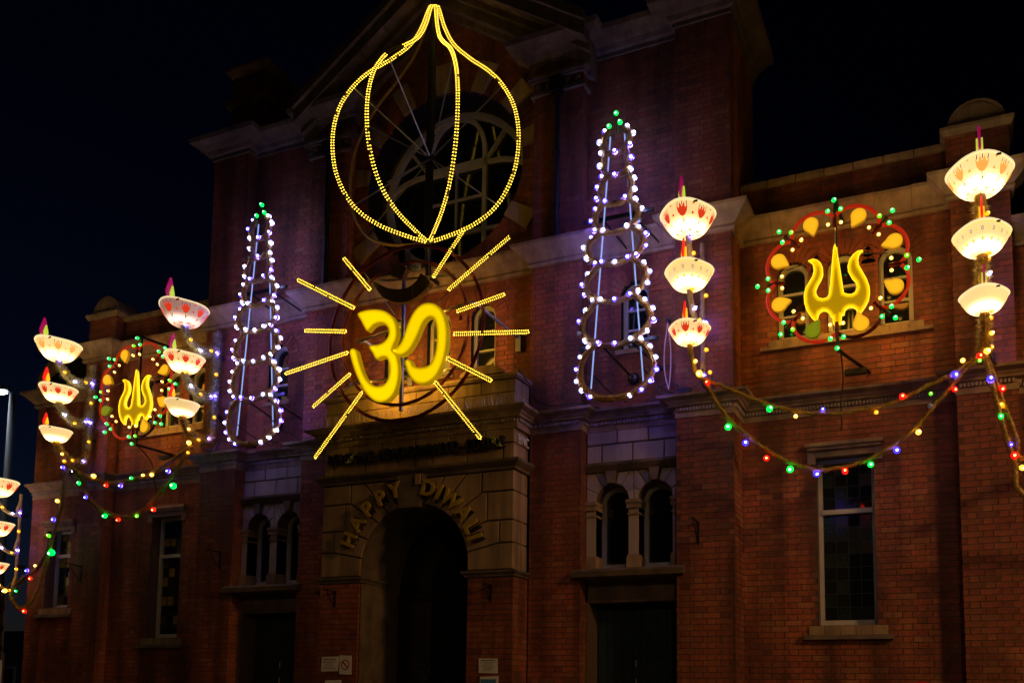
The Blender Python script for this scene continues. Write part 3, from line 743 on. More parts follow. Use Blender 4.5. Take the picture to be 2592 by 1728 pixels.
# attic above the cornice with rolled ends
m = MB(); m.box(-1.53, 1.53, YPO+.02, 0, 5.48, 5.86); m.build('attic_backing', 'stone_dark', hall)
for r_, (z0, z1) in enumerate(((5.485, 5.68), (5.68, 5.865))):
    cs = [-1.575+.525*k for k in range(7)] if r_ else [-1.575]+[-1.3125+.525*k for k in range(6)]+[1.575]
    for c0, c1 in zip(cs, cs[1:]): stone_prism(R4(c0, c1, z0, z1), YPO, YPO+.12, .003)
for z0, z1 in ((5.485, 5.68), (5.68, 5.865)):
    for sx in (-1, 1):
        m = MB(); a2, b2 = sorted((sx*1.5, sx*1.572)); m.box(a2, b2, YPO+.125, -.22, z0+.003, z1-.003); m.box(a2, b2, -.215, -.004, z0+.003, z1-.003); m.build('stone_block', 'stone', hall)
sweep(pp, [(-.30, 5.87), (.03, 5.87), (.05, 5.90), (.05, 5.93), (-.05, 5.97), (-.30, 5.98)], 'attic_coping', 'stone', .55)
for sx in (-1, 1):
    arc = [(sx*(1.05+.34*cos(pi*k/10)), 5.96+.13*sin(pi*k/10)) for k in range(11)]
    m = MB(); m.prism(arc, YPO-.03, -.05); m.build('rolled_coping', 'stone', hall)
# bird spikes along the portico ledge
m = MB(); rs = random.Random(2)
for k in range(70):
    x = -1.7+3.4*k/69; y = YPO-.16+rs.uniform(-.03, .03); m.tube([(x, y, 5.47), (x+rs.uniform(-.03, .03), y-.02, 5.56+rs.uniform(-.01, .03))], .0022, 3)
tag(m.build('bird_spikes', 'galv_metal', hall), kind='stuff')
# glazed doors inside the arch
m = MB()
for x in (-.86, -.03, .83): m.box(x, x+.06, .56, .62, .13, 2.95)
m.box(-.86, .89, .56, .62, 2.95, 3.03); m.box(-.86, .89, .56, .62, .13, .4); m.box(-.80, -.03, .56, .62, 1.28, 1.36); m.box(.03, .83, .56, .62, 1.28, 1.36)
d = m.build('entrance_door', 'black_metal', hall)
for a2, b2 in ((-.80, -.03), (.03, .83)):
    for z0, z1 in ((.4, 1.28), (1.36, 2.95)): m = MB(); m.box(a2, b2, .58, .59, z0, z1); m.build('pane', 'glass', d)
for x in (-.10, .10): m = MB(); m.bar((x, .50, 1.0), (x, .50, 1.6), .016, 8); m.bar((x, .56, 1.05), (x, .5, 1.05), .012, 6); m.bar((x, .56, 1.55), (x, .5, 1.55), .012, 6); m.build('handle', 'grey_metal', d)
m = MB(); m.add([(x, .585, z) for x, z in [(r_*cos(pi*k/12), 3.03+.0+r_*sin(pi*k/12)*1.35) for r_ in (.86,) for k in range(13)]], [tuple(range(13))]); m.build('fanlight', 'glass', d)
for x, z in ((.35, 2.38), (.62, 2.38), (.3, 2.05)):
    m = MB(); m.box(x, x+.16, .60, .605, z, z+.02); m.build('rail', 'galv_metal', d)
# downpipes on the tower
for sx in (-1, 1):
    x = sx*1.98
    m = MB(); m.tube([(x, -.06, 10.2), (x, -.06, 7.96)], .045, 10)
    for z in (8.4, 9.2, 10.0): m.tube([(x, -.06, z), (x, -.06, z+.05)], .058, 10)
    m.box(x-.09, x+.09, -.14, .0, 10.12, 10.34); m.build('downpipe', 'black_metal', hall)

# ------------------------------------------------------------------ lettering
def glyph(ch, size, ext, bev=0.0):
    cu = bpy.data.curves.new('letter', 'FONT'); cu.body = ch; cu.size = size; cu.extrude = ext; cu.bevel_depth = bev; cu.align_x = 'CENTER'; cu.resolution_u = 4; cu.offset = bev; cu.bevel_depth = 0
    ob = bpy.data.objects.new('tmp', cu); C.objects.link(ob); dg = bpy.context.evaluated_depsgraph_get(); dg.update()
    me = bpy.data.meshes.new_from_object(ob.evaluated_get(dg)); bpy.data.objects.remove(ob); me.name = 'letter'; return me
def letter(ch, size, ext, mt, parent, M, off=0.0):
    me = glyph(ch, size, ext, off)
    me.materials.clear(); me.materials.append(MATS[mt]); me.transform(Matrix.Translation(-org(parent)) @ M)
    return link('letter', me, parent)
RX = Matrix.Rotation(radians(90), 4, 'X')
sg = thing('building_name_sign', (0, YPO, 5.0), 'black raised capitals spelling BELGRAVE NEIGHBOURHOOD CENTRE across the portico', 'sign')
txt = 'BELGRAVE NEIGHBOURHOOD CENTRE'; x0, x1 = -1.46, 1.46; st = (x1-x0)/len(txt)
for i, ch in enumerate(txt):
    if ch == ' ': continue
    M_ = Matrix.Translation((x0+st*(i+.5), YPO-.05, 4.905)) @ RX @ Matrix.Diagonal((.72 if ch not in 'MW' else .62, 1, 1, 1))
    letter(ch, .205, .045, 'black_gloss', sg, M_, .004)
sg = thing('initials_sign', (1.6, -.2, 5.0), 'white raised initials BNC on the side wall of the portico', 'sign')
for ch, y in zip('BNC', (-.335, -.215, -.09)):
    letter(ch, .20, .012, 'letter_white', sg, Matrix.Translation((1.590, y, 4.965)) @ Matrix.Rotation(radians(90), 4, 'Z') @ RX @ Matrix.Diagonal((.78, 1, 1, 1)))
sg = thing('greeting_sign', (0, YPO, 3.36), 'dull gold letters HAPPY DIWALI curved round the portico arch', 'sign')
angs = [158.5, 144.5, 131, 117, 103.5, 74.5, 64.5, 52.5, 37.5, 25.5, 17.0]
for ch, a in zip('HAPPYDIWALI', angs):
    M_ = Matrix.Translation((.02, YPO-.13, 3.36)) @ Matrix.Rotation(radians(a-90), 4, Vector((0, -1, 0))) @ Matrix.Translation((0, 0, .985)) @ RX
    letter(ch, .30 if ch != 'W' else .285, .022, 'letter_gold', sg, M_, .009)
    b = MB(); b.box(-.05, -.035, .01, .11, .02, .2); b.box(.035, .05, .01, .11, .02, .2); o = b.build('standoff', 'black_metal', sg)
    o.data.transform(Matrix.Translation(-org(sg)) @ (Matrix.Translation((.02, YPO-.13, 3.36)) @ Matrix.Rotation(radians(a-90), 4, Vector((0, -1, 0))) @ Matrix.Translation((0, 0, .985))) @ Matrix.Translation(org(sg)))

# ------------------------------------------------------------------ rope light
def rope(pts, parent, name='rope_light', rows=1, gap=.03, step=.040, r=.0095, tube=.008, normal=Vector((0, -1, 0)), dark=None):
    P = resample([Vector(p) for p in pts], step); m = MB(); t_ = MB()
    for k in range(rows):
        Q = []
        for i, p in enumerate(P):
            t = (P[min(i+1, len(P)-1)]-P[max(i-1, 0)]).normalized(); s_ = t.cross(normal).normalized()
            Q.append(p+s_*((k-(rows-1)/2)*gap))
        t_.tube(Q, tube, 6)
        for i, p in enumerate(Q):
            if dark and dark(i/len(Q)): continue
            if random.random() < .015: continue
            o_ = p
            m.add([v*r+o_ for v in ICO0[0]], ICO0[1])
    a = t_.build(name, 'rope_tube', parent); tag(m.build('led_chain', 'rope_led', a), kind='stuff'); return a
def _octa():
    return [Vector(v) for v in ((1, 0, 0), (-1, 0, 0), (0, 1, 0), (0, -1, 0), (0, 0, 1), (0, 0, -1))], [(0, 2, 4), (2, 1, 4), (1, 3, 4), (3, 0, 4), (2, 0, 5), (1, 2, 5), (3, 1, 5), (0, 3, 5)]
ICO0 = _octa()

# onion frame above the round window
YO = -.2
on = thing('onion_frame_light', (0, YO, 7.9), 'giant onion shaped frame of golden rope lights before the round window', 'light sculpture')
PROF = [(.06, 8.21), (.30, 8.235), (.75, 8.33), (1.13, 8.55), (1.38, 8.97), (1.45, 9.5), (1.37, 9.98), (1.17, 10.37), (.94, 10.65), (.64, 10.92), (.36, 11.22), (.20, 11.52), (.095, 11.84), (.055, 11.94)]
for a_, lit in ((-90, False), (-45, True), (-6, True), (45, True), (90, True)):
    s_, c_ = sin(radians(a_)), cos(radians(a_))
    P = spline([Vector((r*s_, YO-r*c_, z)) for r, z in PROF], 6)
    m = MB(); m.tube(P, .022, 6); rb = m.build('rib', 'black_metal' if lit else 'tinsel_gold', on)
    if lit:
        view = Vector((.45, -.85, -.25)).normalized()
        off = [p+view*.03 for p in P]
        dk = (lambda t: .64 < t < .74) if a_ == -6 else None
        rope(off, on, rows=2, gap=.034, step=.042, r=.0118, normal=view, dark=dk)
m = MB(); m.bar((0, YO, 7.6), (0, YO, 11.9), .045, 10); m.bar((-.05, YO-.03, 8.1), (-.05, YO-.03, 11.4), .018, 6); m.bar((.05, YO-.03, 8.1), (.05, YO-.03, 9.6), .015, 6); m.build('pole', 'black_metal', on)
for a_ in (-90, -45, 0, 45, 90):
    s_, c_ = sin(radians(a_)), cos(radians(a_))
    for zt, rr in ((10.35, 1.18), (8.55, 1.13)):
        m = MB(); m.bar((0, YO, 9.52), (rr*s_, YO-rr*c_, zt), .011, 5); m.build('spoke', 'galv_metal', on)
m = MB(); m.tube([(.075*cos(2*pi*k/16), YO+.075*sin(2*pi*k/16), 11.92) for k in range(16)], .016, 6, closed=True); m.build('collar', 'rope_tube', on)
m = MB(); m.bar((0, YO, 9.0), (0, .15, 9.0), .03, 6); m.bar((0, YO, 7.7), (0, .15, 7.7), .03, 6); m.build('wall_bracket', 'black_metal', on)

# om sign on the portico
YM = -.85
om = thing('om_sign', (0, YM, 5.5), 'big illuminated yellow Om symbol ringed by red tinsel and twelve light rays', 'light sign')
zq = lambda X, Y: W(680+X/2.45, 560+Y/2.45, YM)
def lit_plate(pts2, y0, depth, name, mt, side, parent, edge, core, steps=((.0, 0), (.03, .5), (.06, 1.0)), back='sign_back_wash'):
    "lit plate: front face in rings so the glow varies from edge to core"
    poly = [(p.x, p.z) for p in pts2]
    m = MB(); m.glow = []
    rings = [inset(poly, d) if d else poly for d, _ in steps]; n = len(poly)
    vs = []; gl = []
    for (d, k), R_ in zip(steps, rings):
        vs += [(x, y0, z) for x, z in R_]; gl += [edge+(core-edge)*k]*n
    fs = []
    for k in range(len(rings)-1):
        fs += [(k*n+i, k*n+(i+1) % n, (k+1)*n+(i+1) % n, (k+1)*n+i) for i in range(n)]
    b0 = (len(rings)-1)*n
    fs += [tuple(b0+i for i in t) for t in tessellate_polygon([[Vector((x, z, 0)) for x, z in rings[-1]]])]
    m.add(vs, fs, 0, None, gl)
    m.add([(x, y0, z) for x, z in poly]+[(x, y0+depth, z) for x, z in poly], [(i, i+n, (i+1) % n+n, (i+1) % n) for i in range(n)], 1, None, [.25]*2*n)
    bk = inset(poly, .012); m.add([(x, y0+depth, z) for x, z in bk], [t for t in tessellate_polygon([[Vector((x, z, 0)) for x, z in bk]])], 2, None, [1]*n)  # back face, glows on lit plates to wash the wall
    o = m.build(name, [mt, side, back], parent)
    return o
three = [(550, 572), (600, 551), (660, 545), (712, 552), (757, 580), (786, 625), (797, 680), (790, 735), (768, 785), (795, 830), (809, 900), (808, 960), (796, 1020), (775, 1070), (745, 1104), (705, 1122), (663, 1117), (625, 1090), (590, 1045), (560, 990), (535, 930), (515, 870), (504, 822), (506, 796), (522, 787), (542, 796), (550, 822), (562, 868), (581, 928), (607, 980), (642, 1013), (680, 1022), (715, 1010), (739, 978), (749, 930), (745, 880), (730, 845), (700, 843), (666, 855), (645, 818), (620, 772), (676, 764), (716, 745), (740, 712), (744, 676), (726, 642), (690, 630), (648, 645), (613, 682), (592, 655), (570, 612)]
tail = [(757, 797), (798, 782), (828, 742), (850, 680), (876, 610), (910, 552), (950, 517), (1000, 506), (1048, 522), (1084, 566), (1104, 628), (1111, 700), (1105, 785), (1085, 870), (1050, 948), (1005, 994), (957, 1011), (910, 1000), (875, 960), (855, 912), (846, 872), (862, 855), (884, 864), (896, 890), (922, 905), (962, 905), (1000, 890), (1025, 850), (1040, 790), (1045, 720), (1042, 652), (1028, 606), (1005, 597), (980, 606), (955, 642), (930, 702), (900, 762), (870, 805), (832, 832), (790, 830)]
cres = [(650, 372), (690, 392), (735, 412), (785, 420), (835, 418), (880, 400), (920, 365), (945, 322), (1000, 372), (985, 405), (950, 442), (900, 480), (845, 501), (785, 500), (730, 482), (685, 445), (658, 405)]
dot = [(770, 262), (852, 287), (825, 362), (748, 332)]
ST = ((0, 0), (.010, .20), (.026, .55), (.050, 1.0))
lit_plate(spline([zq(*p) for p in three], 2, True), YM, .09, 'numeral_curve', 'om_lit', 'om_lit', om, .30, 1.2, ST)
lit_plate(spline([zq(*p) for p in tail], 2, True), YM-.012, .09, 'tail_curve', 'om_lit', 'om_lit', om, .26, 1.08, ST)
lit_plate(spline([zq(*p) for p in cres], 2, True), YM, .09, 'crescent', 'om_unlit', 'om_unlit', om, 0, 0, ((0, 0), (.01, 1)), 'om_unlit')
lit_plate([zq(*p) for p in dot], YM, .09, 'dot', 'om_unlit', 'om_unlit', om, 0, 0, ((0, 0), (.008, 1)), 'om_unlit')
OC = Vector((-.0, YM, 6.60))
rc = lambda r, n=96: [OC+Vector((r*cos(2*pi*k/n), .03, r*sin(2*pi*k/n))) for k in range(n+1)]
tinsel('outer_ring', rc(1.26), .034, 'tinsel_darkred', om, .8, 300, .02, seed=1)
tinsel('inner_ring', rc(1.03), .032, 'tinsel_rust', om, .8, 300, .02, seed=2)
rays = [(470, 235, 625, 420), (185, 365, 525, 535), (230, 677, 475, 683), (110, 942, 485, 815), (280, 1145, 500, 950), (290, 1460, 575, 1065), (1035, 1000, 1310, 1340), (1110, 850, 1375, 985), (1155, 697, 1605, 685), (1175, 555, 1455, 455), (1120, 420, 1490, 100), (1025, 340, 1200, 70)]
for (a, b, c, d) in rays:
    p, q = W(680+a/2.45, 560+b/2.45, YM-.03), W(680+c/2.45, 560+d/2.45, YM-.03); t = (q-p).normalized(); s_ = t.cross(Vector((0, -1, 0))); k = .019
    loop = [p+s_*k, q+s_*k]+[q+t*k*sin(u*pi/6)+s_*k*cos(u*pi/6) for u in range(1, 6)]+[q-s_*k, p-s_*k]+[p-t*k*sin(u*pi/6)-s_*k*cos(u*pi/6) for u in range(1, 6)]+[p+s_*k]
    ra_ = rope(loop, om, 'ray', step=.031, r=.0112, tube=.008)
    m = MB(); m.bar(p+Vector((0, .03, 0)), q+Vector((0, .03, 0)), .012, 5); m.build('ray_bar', 'black_metal', ra_)
m = MB(); m.bar((-.06, YM+.10, 5.5), (-.06, YM+.10, 7.75), .032, 8); m.build('mast', 'grey_metal', om)
for p, q in (((-.85, YM+.12, 6.62), (1.05, YM+.12, 6.92)), ((-.95, YM+.12, 6.0), (.95, YM+.12, 6.0)), ((-.7, YM+.12, 7.5), (.75, YM+.12, 7.35))):
    m = MB(); m.bar(p, q, .018, 6); m.build('cross_bar', 'grey_metal', om)
for x, z in ((1.0, 6.9), (-.8, 6.62)):
    m = MB(); m.tube([(x, YM+.12, z), (x+.05, YM+.2, z+.02), (x+.35, .1, z-.25)], .022, 6); m.box(x+.31, x+.39, .08, .15, z-.45, z-.15); m.build('wall_stay', 'galv_metal', om)
for k in range(4):
    a = radians(35+90*k); m = MB(); m.bar(OC+Vector((cos(a)*.35, .1, sin(a)*.4)), OC+Vector((cos(a)*1.26, .05, sin(a)*1.26)), .009, 5); m.build('spoke', 'galv_metal', om)
m = MB(); m.tube(spline([zq(985, 170)+Vector((0, .02, 0)), zq(990, 300)+Vector((0, .02, 0)), zq(975, 500)+Vector((0, .05, 0))], 5), .005, 4); m.tube(spline([zq(905, 310), zq(890, 480), zq(910, 600), zq(925, 480)], 5), .004, 4); m.build('cable', 'cable_pink', om)
m = MB(); m.add([Vector((v.x*.10, v.y*.05, v.z*.07))+zq(915, 290)+Vector((0, -.02, 0)) for v in ICO1[0]], ICO1[1]); m.build('bag', 'letter_white', om)
m = MB(); p = zq(840, 230); m.box(p.x-.05, p.x+.05, YM-.06, YM+.1, p.z-.06, p.z+.10); m.build('bracket', 'black_metal', om)

# ------------------------------------------------------------------ stacked tinsel towers
def tower(sx, label, colseed):
    xc, y = sx*3.0, -.42
    T = thing('tinsel_tower_light', (xc, y, 5.4), label, 'light frame', 'tapering tinsel towers on the pavilion')
    Zr = [9.10, 8.81, 8.49, 8.11, 7.71, 7.28, 6.77, 6.175]; wst = [.10, .145, .145, .175, .205, .225, .25, .275]; blg = [.185, .175, .225, .30, .375, .42, .455, .50]
    side = {-1: [], 1: []}
    rnd = random.Random(colseed)
    for s in (-1, 1):
        pts = []
        for i in range(len(Zr)-1):
            za, zb = Zr[i], Zr[i+1]; j = rnd.uniform(-.015, .015)
            pts += [(s*wst[i], za), (s*(blg[i]+j)*.93, za-(za-zb)*.33), (s*(blg[i]+j), za-(za-zb)*.62), (s*(blg[i]*.6+wst[i+1]*.4), za-(za-zb)*.88)]
        pts += [(s*wst[-1], Zr[-1]), (s*.43, 6.02), (s*.50, 5.82), (s*.47, 5.65), (s*.36, 5.51), (s*.2, 5.425), (0, 5.40)]
        P = spline([Vector((xc+a, y+.02*sin(b*9), b)) for a, b in pts], 4)
        tinsel('tinsel_side', P, .058, 'tinsel_brown', T, 1, 900, .034, seed=colseed+s)
        cap = resample(P, .165)
        for i, p in enumerate(cap[:-1] if s < 0 else cap):
            k = rnd.choices(['white', 'blue', 'off'], [.52, .45, .03])[0]; n_ = Vector((s*.058, -.012, 0))
            bulb(p+n_, k, T, rnd.uniform(.95, 1.2))
    for i in range(1, len(Zr)):
        P = [Vector((xc+wst[i]*t, y, Zr[i]-.055*(1-t*t))) for t in [-1+.2*k for k in range(11)]]
        tinsel('tinsel_rung', P, .056, 'tinsel_brown', T, 1, 420, .024, seed=colseed+10+i)
        n_ = 1 if i < 3 else 2 if i < 5 else 3
        for k in range(n_):
            t = 0 if n_ == 1 else -.5+k/(n_-1)
            bulb(P[int(5+t*8)]+Vector((0, -.040, .012)), rnd.choices(['white', 'blue'], [.5, .5])[0], T, 1.08)
    for s in (-1, 1):
        m = MB(); m.bar((xc+s*.10, y+.06, 9.05), (xc+s*.36, y+.06, 5.60), .010, 6); m.build('rod', 'rod_lit', T)
    for a, z in ((0, 9.33), (-.10, 9.17), (.055, 9.19)): bulb((xc+a, y, z), 'green', T)
    m = MB(); m.bar((xc, y+.02, 9.08), (xc, y+.02, 9.33), .008, 5); m.bar((xc-.1, y+.02, 9.05), (xc-.1, y+.02, 9.17), .006, 5); m.bar((xc+.05, y+.02, 9.05), (xc+.055, y+.02, 9.19), .006, 5); m.build('finial_wire', 'cable', T)
    for z, dx in ((6.15, .30), (7.9, .24)):
        m = MB(); m.box(xc-dx-.25, xc+dx+.25, y+.07, y+.11, z, z+.045)
        m.bar((xc+.2, y+.1, z), (xc+.45, .2, z-.22), .014, 5); m.bar((xc-.2, y+.1, z), (xc-.02, .2, z-.22), .014, 5); m.build('support_bar', 'black_metal', T)
    for dx in (-.3, .38):
        m = MB(); m.tube(spline([(xc+dx, y, 5.75), (xc+dx+.12, y+.25, 5.6), (xc+dx+.3, .05, 5.49)], 5), .009, 5); m.build('cable', 'cable', T)
    return T
tower(-1, 'tapering tower of brown tinsel and white blue bulbs left of the Om', 31)
tower(1, 'tapering tower of brown tinsel and white blue bulbs right of the Om', 57)

# ------------------------------------------------------------------ diya lamp trees
def diya(root, c, s, style, hot=1.0):
    "teardrop bowl with its spout and flame pointing to the street"
    a, H = .365*s, .285*s
    def pt(ph, t, k=1.0):
        sp = max(0, cos(ph))**5
        R = a*(1+.16*sp)*(.08+.92*t**.55)*k
        return Vector((c.x+R*sin(ph), c.y-R*cos(ph), c.z-H*.45+H*(t**1.6)+.035*s*sp*t*t))
    n, q = 36, 12; m = MB(); m.glow = []
    vs, gl = [], []
    for j in range(q+1):
        for i in range(n):
            t = j/q; ph = 2*pi*i/n; vs.append(pt(ph, t)); gl.append(hot*(.92+8.0*math.exp(-((t-.30)/.16)**2)*(.45+.55*max(0, cos(ph-.4)))))
    for i in range(n): vs.append(pt(2*pi*i/n, .96, .93)); gl.append(hot*2)
    fs = [(j*n+i, j*n+(i+1) % n, (j+1)*n+(i+1) % n, (j+1)*n+i) for j in range(q) for i in range(n)]
    fs += [tuple(range(n-1, -1, -1)), tuple((q+1)*n+i for i in range(n))]+[(q*n+i, q*n+(i+1) % n, (q+1)*n+(i+1) % n, (q+1)*n+i) for i in range(n)]
    m.add(vs, fs, 0, None, gl)
    b = m.build('diya_bowl', 'diya_pink' if style.get('pink') else 'diya_lit', root, True)
    m = MB(); m.tube([pt(2*pi*i/n, 1.0) for i in range(n)], .011*s, 5, closed=True); m.build('rim', 'diya_rim', b)
    if style['print'] == 'tulip':
        fl = style.get('flower', 'print_red'); sm = MB()
        def patch(m, pl, ph0, mi, k=1.018):
            vs = [pt(ph0+u, v, k) for u, v in pl]; m.add(vs, [tuple(range(len(vs)))], mi)
        for k in range(8):
            ph0 = 2*pi*k/8+.05; m = MB()
            patch(m, [(-.19, .86), (-.17, .70), (-.09, .59), (0, .56), (.09, .59), (.17, .70), (.19, .86), (.11, .78), (.07, .92), (0, .80), (-.07, .92), (-.11, .78)], ph0, 0)
            patch(m, [(-.016, .565), (.016, .565), (.03, .34), (-.03, .34)], ph0, 1, 1.017); patch(m, [(.0, .42), (.02, .36), (.16, .56)], ph0, 1, 1.019)
            m.build('tulip_print', [fl, 'print_green'], b)
            for u, v in ((-.15, .84), (.15, .84), (0, .84)): patch(sm, [(u-.016, v), (u+.016, v), (u+.02, v+.09), (u+.004, v+.10)], ph0, 1, 1.021)
            patch(sm, [(-.06, .66), (0, .71), (.06, .66), (0, .62)], ph0+pi/8, 0); patch(sm, [(-.05, .92), (.05, .92), (0, .87)], ph0+pi/8, 0)
            patch(sm, [(-.20, .16), (0, .30), (.20, .16), (0, .10)], ph0+pi/8, 0)
        tag(sm.build('small_print', [fl, 'print_blue'], b), kind='stuff')
    elif style['print'] == 'ring':
        m = MB()
        for k in range(16):
            ph0 = 2*pi*k/16; o = [(.045*cos(u*pi/5), .78+.055*sin(u*pi/5)) for u in range(11)]; i_ = [(.022*cos(u*pi/5), .78+.028*sin(u*pi/5)) for u in range(11)]
            for u in range(10): m.add([pt(ph0+x, z, 1.015) for x, z in (o[u], o[u+1], i_[u+1], i_[u])], [(0, 1, 2, 3)], 0)
            ph1 = ph0+pi/16; m.add([pt(ph1+x, z, 1.015) for x, z in ((-.05, .82), (.05, .82), (0, .70))], [(0, 1, 2)], 1)
            m.add([pt(ph0+x, z, 1.015) for x, z in ((-.07, .50), (0, .58), (.07, .50), (0, .42))], [(0, 1, 2, 3)], 1)
        tag(m.build('ring_print', ['print_grey', 'print_yellow'], b), kind='stuff')
        m = MB(); m.tube([pt(2*pi*i/n, .93, 1.01) for i in range(n)], .008*s, 4, closed=True); m.build('band_print', 'print_yellow', b)
    else:
        m = MB()
        for k in range(40):
            ph0 = 2*pi*k/40; m.add([pt(ph0+x, z+.10*(k % 2), 1.015) for x, z in ((-.03, .66), (0, .70), (.03, .66), (0, .62))], [(0, 1, 2, 3)], 0)
        tag(m.build('dot_print', ['print_yellow'], b), kind='stuff')
    # flame plate over the spout, seen edge-on from the front
    tip = pt(0, 1.0); h = .34*s; w = .085*s
    lobe = [(0, 0), (-.8, .14), (-1, .32), (-.72, .55), (-.38, .8), (-.1, 1), (.12, .98), (.42, .78), (.75, .5), (.95, .3), (.75, .12)]
    cen = tip+Vector((0, .10*s, .01))
    m = MB(); m.prism([(cen.y+x*w, cen.z+z*h) for x, z in lobe], cen.x-.014*s, cen.x+.014*s, axis='x'); f = m.build('flame', style['fl'][0], b)
    for sd_ in (-1, 1):
        m = MB(); pl = [(cen.y+.25*w+x*w*.55, cen.z+.02+z*h*.56) for x, z in lobe]; p0 = cen.x+sd_*.016*s; m.prism(pl, min(p0, p0+sd_*.02*s), max(p0, p0+sd_*.02*s), axis='x'); m.build('inner_flame', style['fl'][1], f)
    m = MB(); m.bar(cen+Vector((0, 0, -.08*s)), cen+Vector((0, 0, .02)), .012, 5); m.build('wick', 'cable', f)
    m = MB(); q_ = pt(.5, .99); m.box(q_.x-.03*s, q_.x+.03*s, q_.y-.006, q_.y+.004, q_.z-.03*s, q_.z-.005*s); m.build('tag', 'cable', b)
    return b
MAG, RED = ('flame_magenta', 'flame_lime'), ('flame_red', 'flame_orange')
TU, RI, PL = {'print': 'tulip', 'fl': RED}, {'print': 'ring', 'fl': RED}, {'print': 'plain', 'fl': RED}
def tree(x, yt, zt, styles, label, tmat='tinsel_grey', sizes=(1.0, .83, .70), hot=(1, 1, 1), r=.088, fuzz=1.0, seed=0, out=.72, dz=(0, -.76, -1.49), spike=.075, base='tinsel_gold'):
    T = thing('diya_lamp_tree', (x, yt, zt-2.0), label, 'lamp', 'three tier diya lamp trees')
    rnd = random.Random(seed)
    trunk = [Vector((x, yt, zt+.02)), Vector((x, yt, zt-.5)), Vector((x, yt, zt-1.1)), Vector((x, yt, zt-1.62))]
    tinsel('trunk', spline(trunk, 5), r, tmat, T, fuzz, 1300, spike, core=.6, seed=seed)
    for i in range(3):
        s = sizes[i]; c = Vector((x, yt-out*(1 if i == 0 else .93), zt+dz[i])); b0 = c+Vector((0, 0, -.285*s*.45))
        arm = spline([b0+Vector((0, 0, .02)), b0+Vector((0, .05, -.10)), b0+Vector((0, .22, -.24)), b0+Vector((0, .45, -.27)), Vector((x, yt-.05, b0.z-.16)), Vector((x, yt, b0.z))], 5)
        tinsel('arm', arm, r*(.82 if i < 2 else .75), tmat if i < 2 else base, T, fuzz, 1500, spike, core=.8, seed=seed+i+1)
        st = dict(styles[i]); diya(T, c, s, st, hot[i])
        rs_ = resample(arm, .24)
        for k, p in enumerate(rs_[:-1]):
            bulb(p+Vector((r*.8, -r*.5, rnd.uniform(-.03, .01))), ['blue', 'amber', 'white', 'amber'][(k+i) % 4] if i < 2 else ['amber', 'warm', 'amber', 'blue'][k % 4], T, .8)
    for k in range(4): bulb((x+r, yt-r*.8, zt-.35-.36*k), ['blue', 'amber', 'blue', 'amber'][k], T, .85)
    m = MB(); m.tube(spline([(x+.02, yt-.1, zt-1.7), (x+.05, yt-.3, zt-1.95), (x+.12, yt-.1, zt-2.0), (x+.1, yt+.05, zt-1.75)], 5), .012, 5); m.build('cable', 'cable', T)
    m = MB(); m.box(x-.03, x+.03, yt, yt+.16, zt-.4, zt-.34); m.box(x-.03, x+.03, yt, yt+.16, zt-1.4, zt-1.34); m.build('wall_bracket', 'black_metal', T)
    return T
def mk(d, **k): q = dict(d); q.update(k); return q
tree(-7.35, .20, 7.45, (mk(TU, fl=MAG, flower='print_orange'), TU, PL), 'three tier diya lamp tree on the pilaster near the left end', hot=(1.15, 1, 1), seed=3)
tree(-4.06, -.16, 7.43, (mk(TU, fl=MAG, pink=True), mk(TU, fl=MAG), PL), 'three tier diya lamp tree whose pale pink top bowl is dim', hot=(.62, 1, .9), seed=9, fuzz=1.15, r=.085)
tree(4.08, -.10, 7.42, (mk(TU, fl=MAG), RI, TU), 'three tier diya lamp tree between right tinsel tower and right trident', 'tinsel_purple', seed=14, r=.055, fuzz=.5, spike=.02, hot=(1.1, 1.05, 1.05), sizes=(.92, .81, .69), dz=(-.10, -.78, -1.49))
tree(7.33, .22, 7.43, (mk(TU, fl=MAG, flower='print_orange'), RI, mk(PL, fl=MAG)), 'largest three tier diya lamp tree at the right edge', seed=20, tmat='tinsel_gold', hot=(1.25, 1.15, 1.1), sizes=(.95, .82, .70), dz=(-.13, -.82, -1.51))
tree(-9.28, .36, 5.24, (mk(TU, fl=RED), TU, TU), 'lowest three tier diya lamp tree cut off by the left edge', 'tinsel_purple', seed=27, r=.05, fuzz=.5, spike=.02, out=.50)

# ------------------------------------------------------------------ trident wreaths
tri_px = [(720, 440), (735, 480), (760, 620), (785, 780), (803, 900), (840, 915), (880, 915), (915, 895), (935, 850), (920, 800), (880, 755), (850, 700), (845, 650), (860, 590), (895, 540), (940, 505), (985, 497), (950, 530), (937, 580), (945, 640), (980, 700), (1020, 770), (1045, 840), (1050, 900), (1040, 960), (1010, 1020), (975, 1070), (932, 1118), (938, 1080), (922, 1050), (890, 1030), (850, 1030), (818, 1055), (806, 1103), (784, 1106), (780, 1190), (708, 1195), (703, 1125), (682, 1120), (670, 1090), (640, 1066), (605, 1062), (572, 1085), (560, 1120), (555, 1178), (500, 1130), (460, 1070), (437, 1000), (432, 930), (445, 860), (480, 800), (515, 740), (525, 690), (518, 640), (500, 612), (470, 598), (510, 583), (550, 590), (585, 620), (605, 665), (608, 720), (590, 770), (560, 820), (540, 870), (545, 920), (570, 950), (610, 958), (650, 945), (668, 915), (680, 820), (690, 700), (700, 580), (712, 470)]
YT = -.25
TR = [W(1920+a/3.7326, 500+b/3.7326, YT) for a, b in tri_px]
TC = Vector((5.745, YT, 6.66))
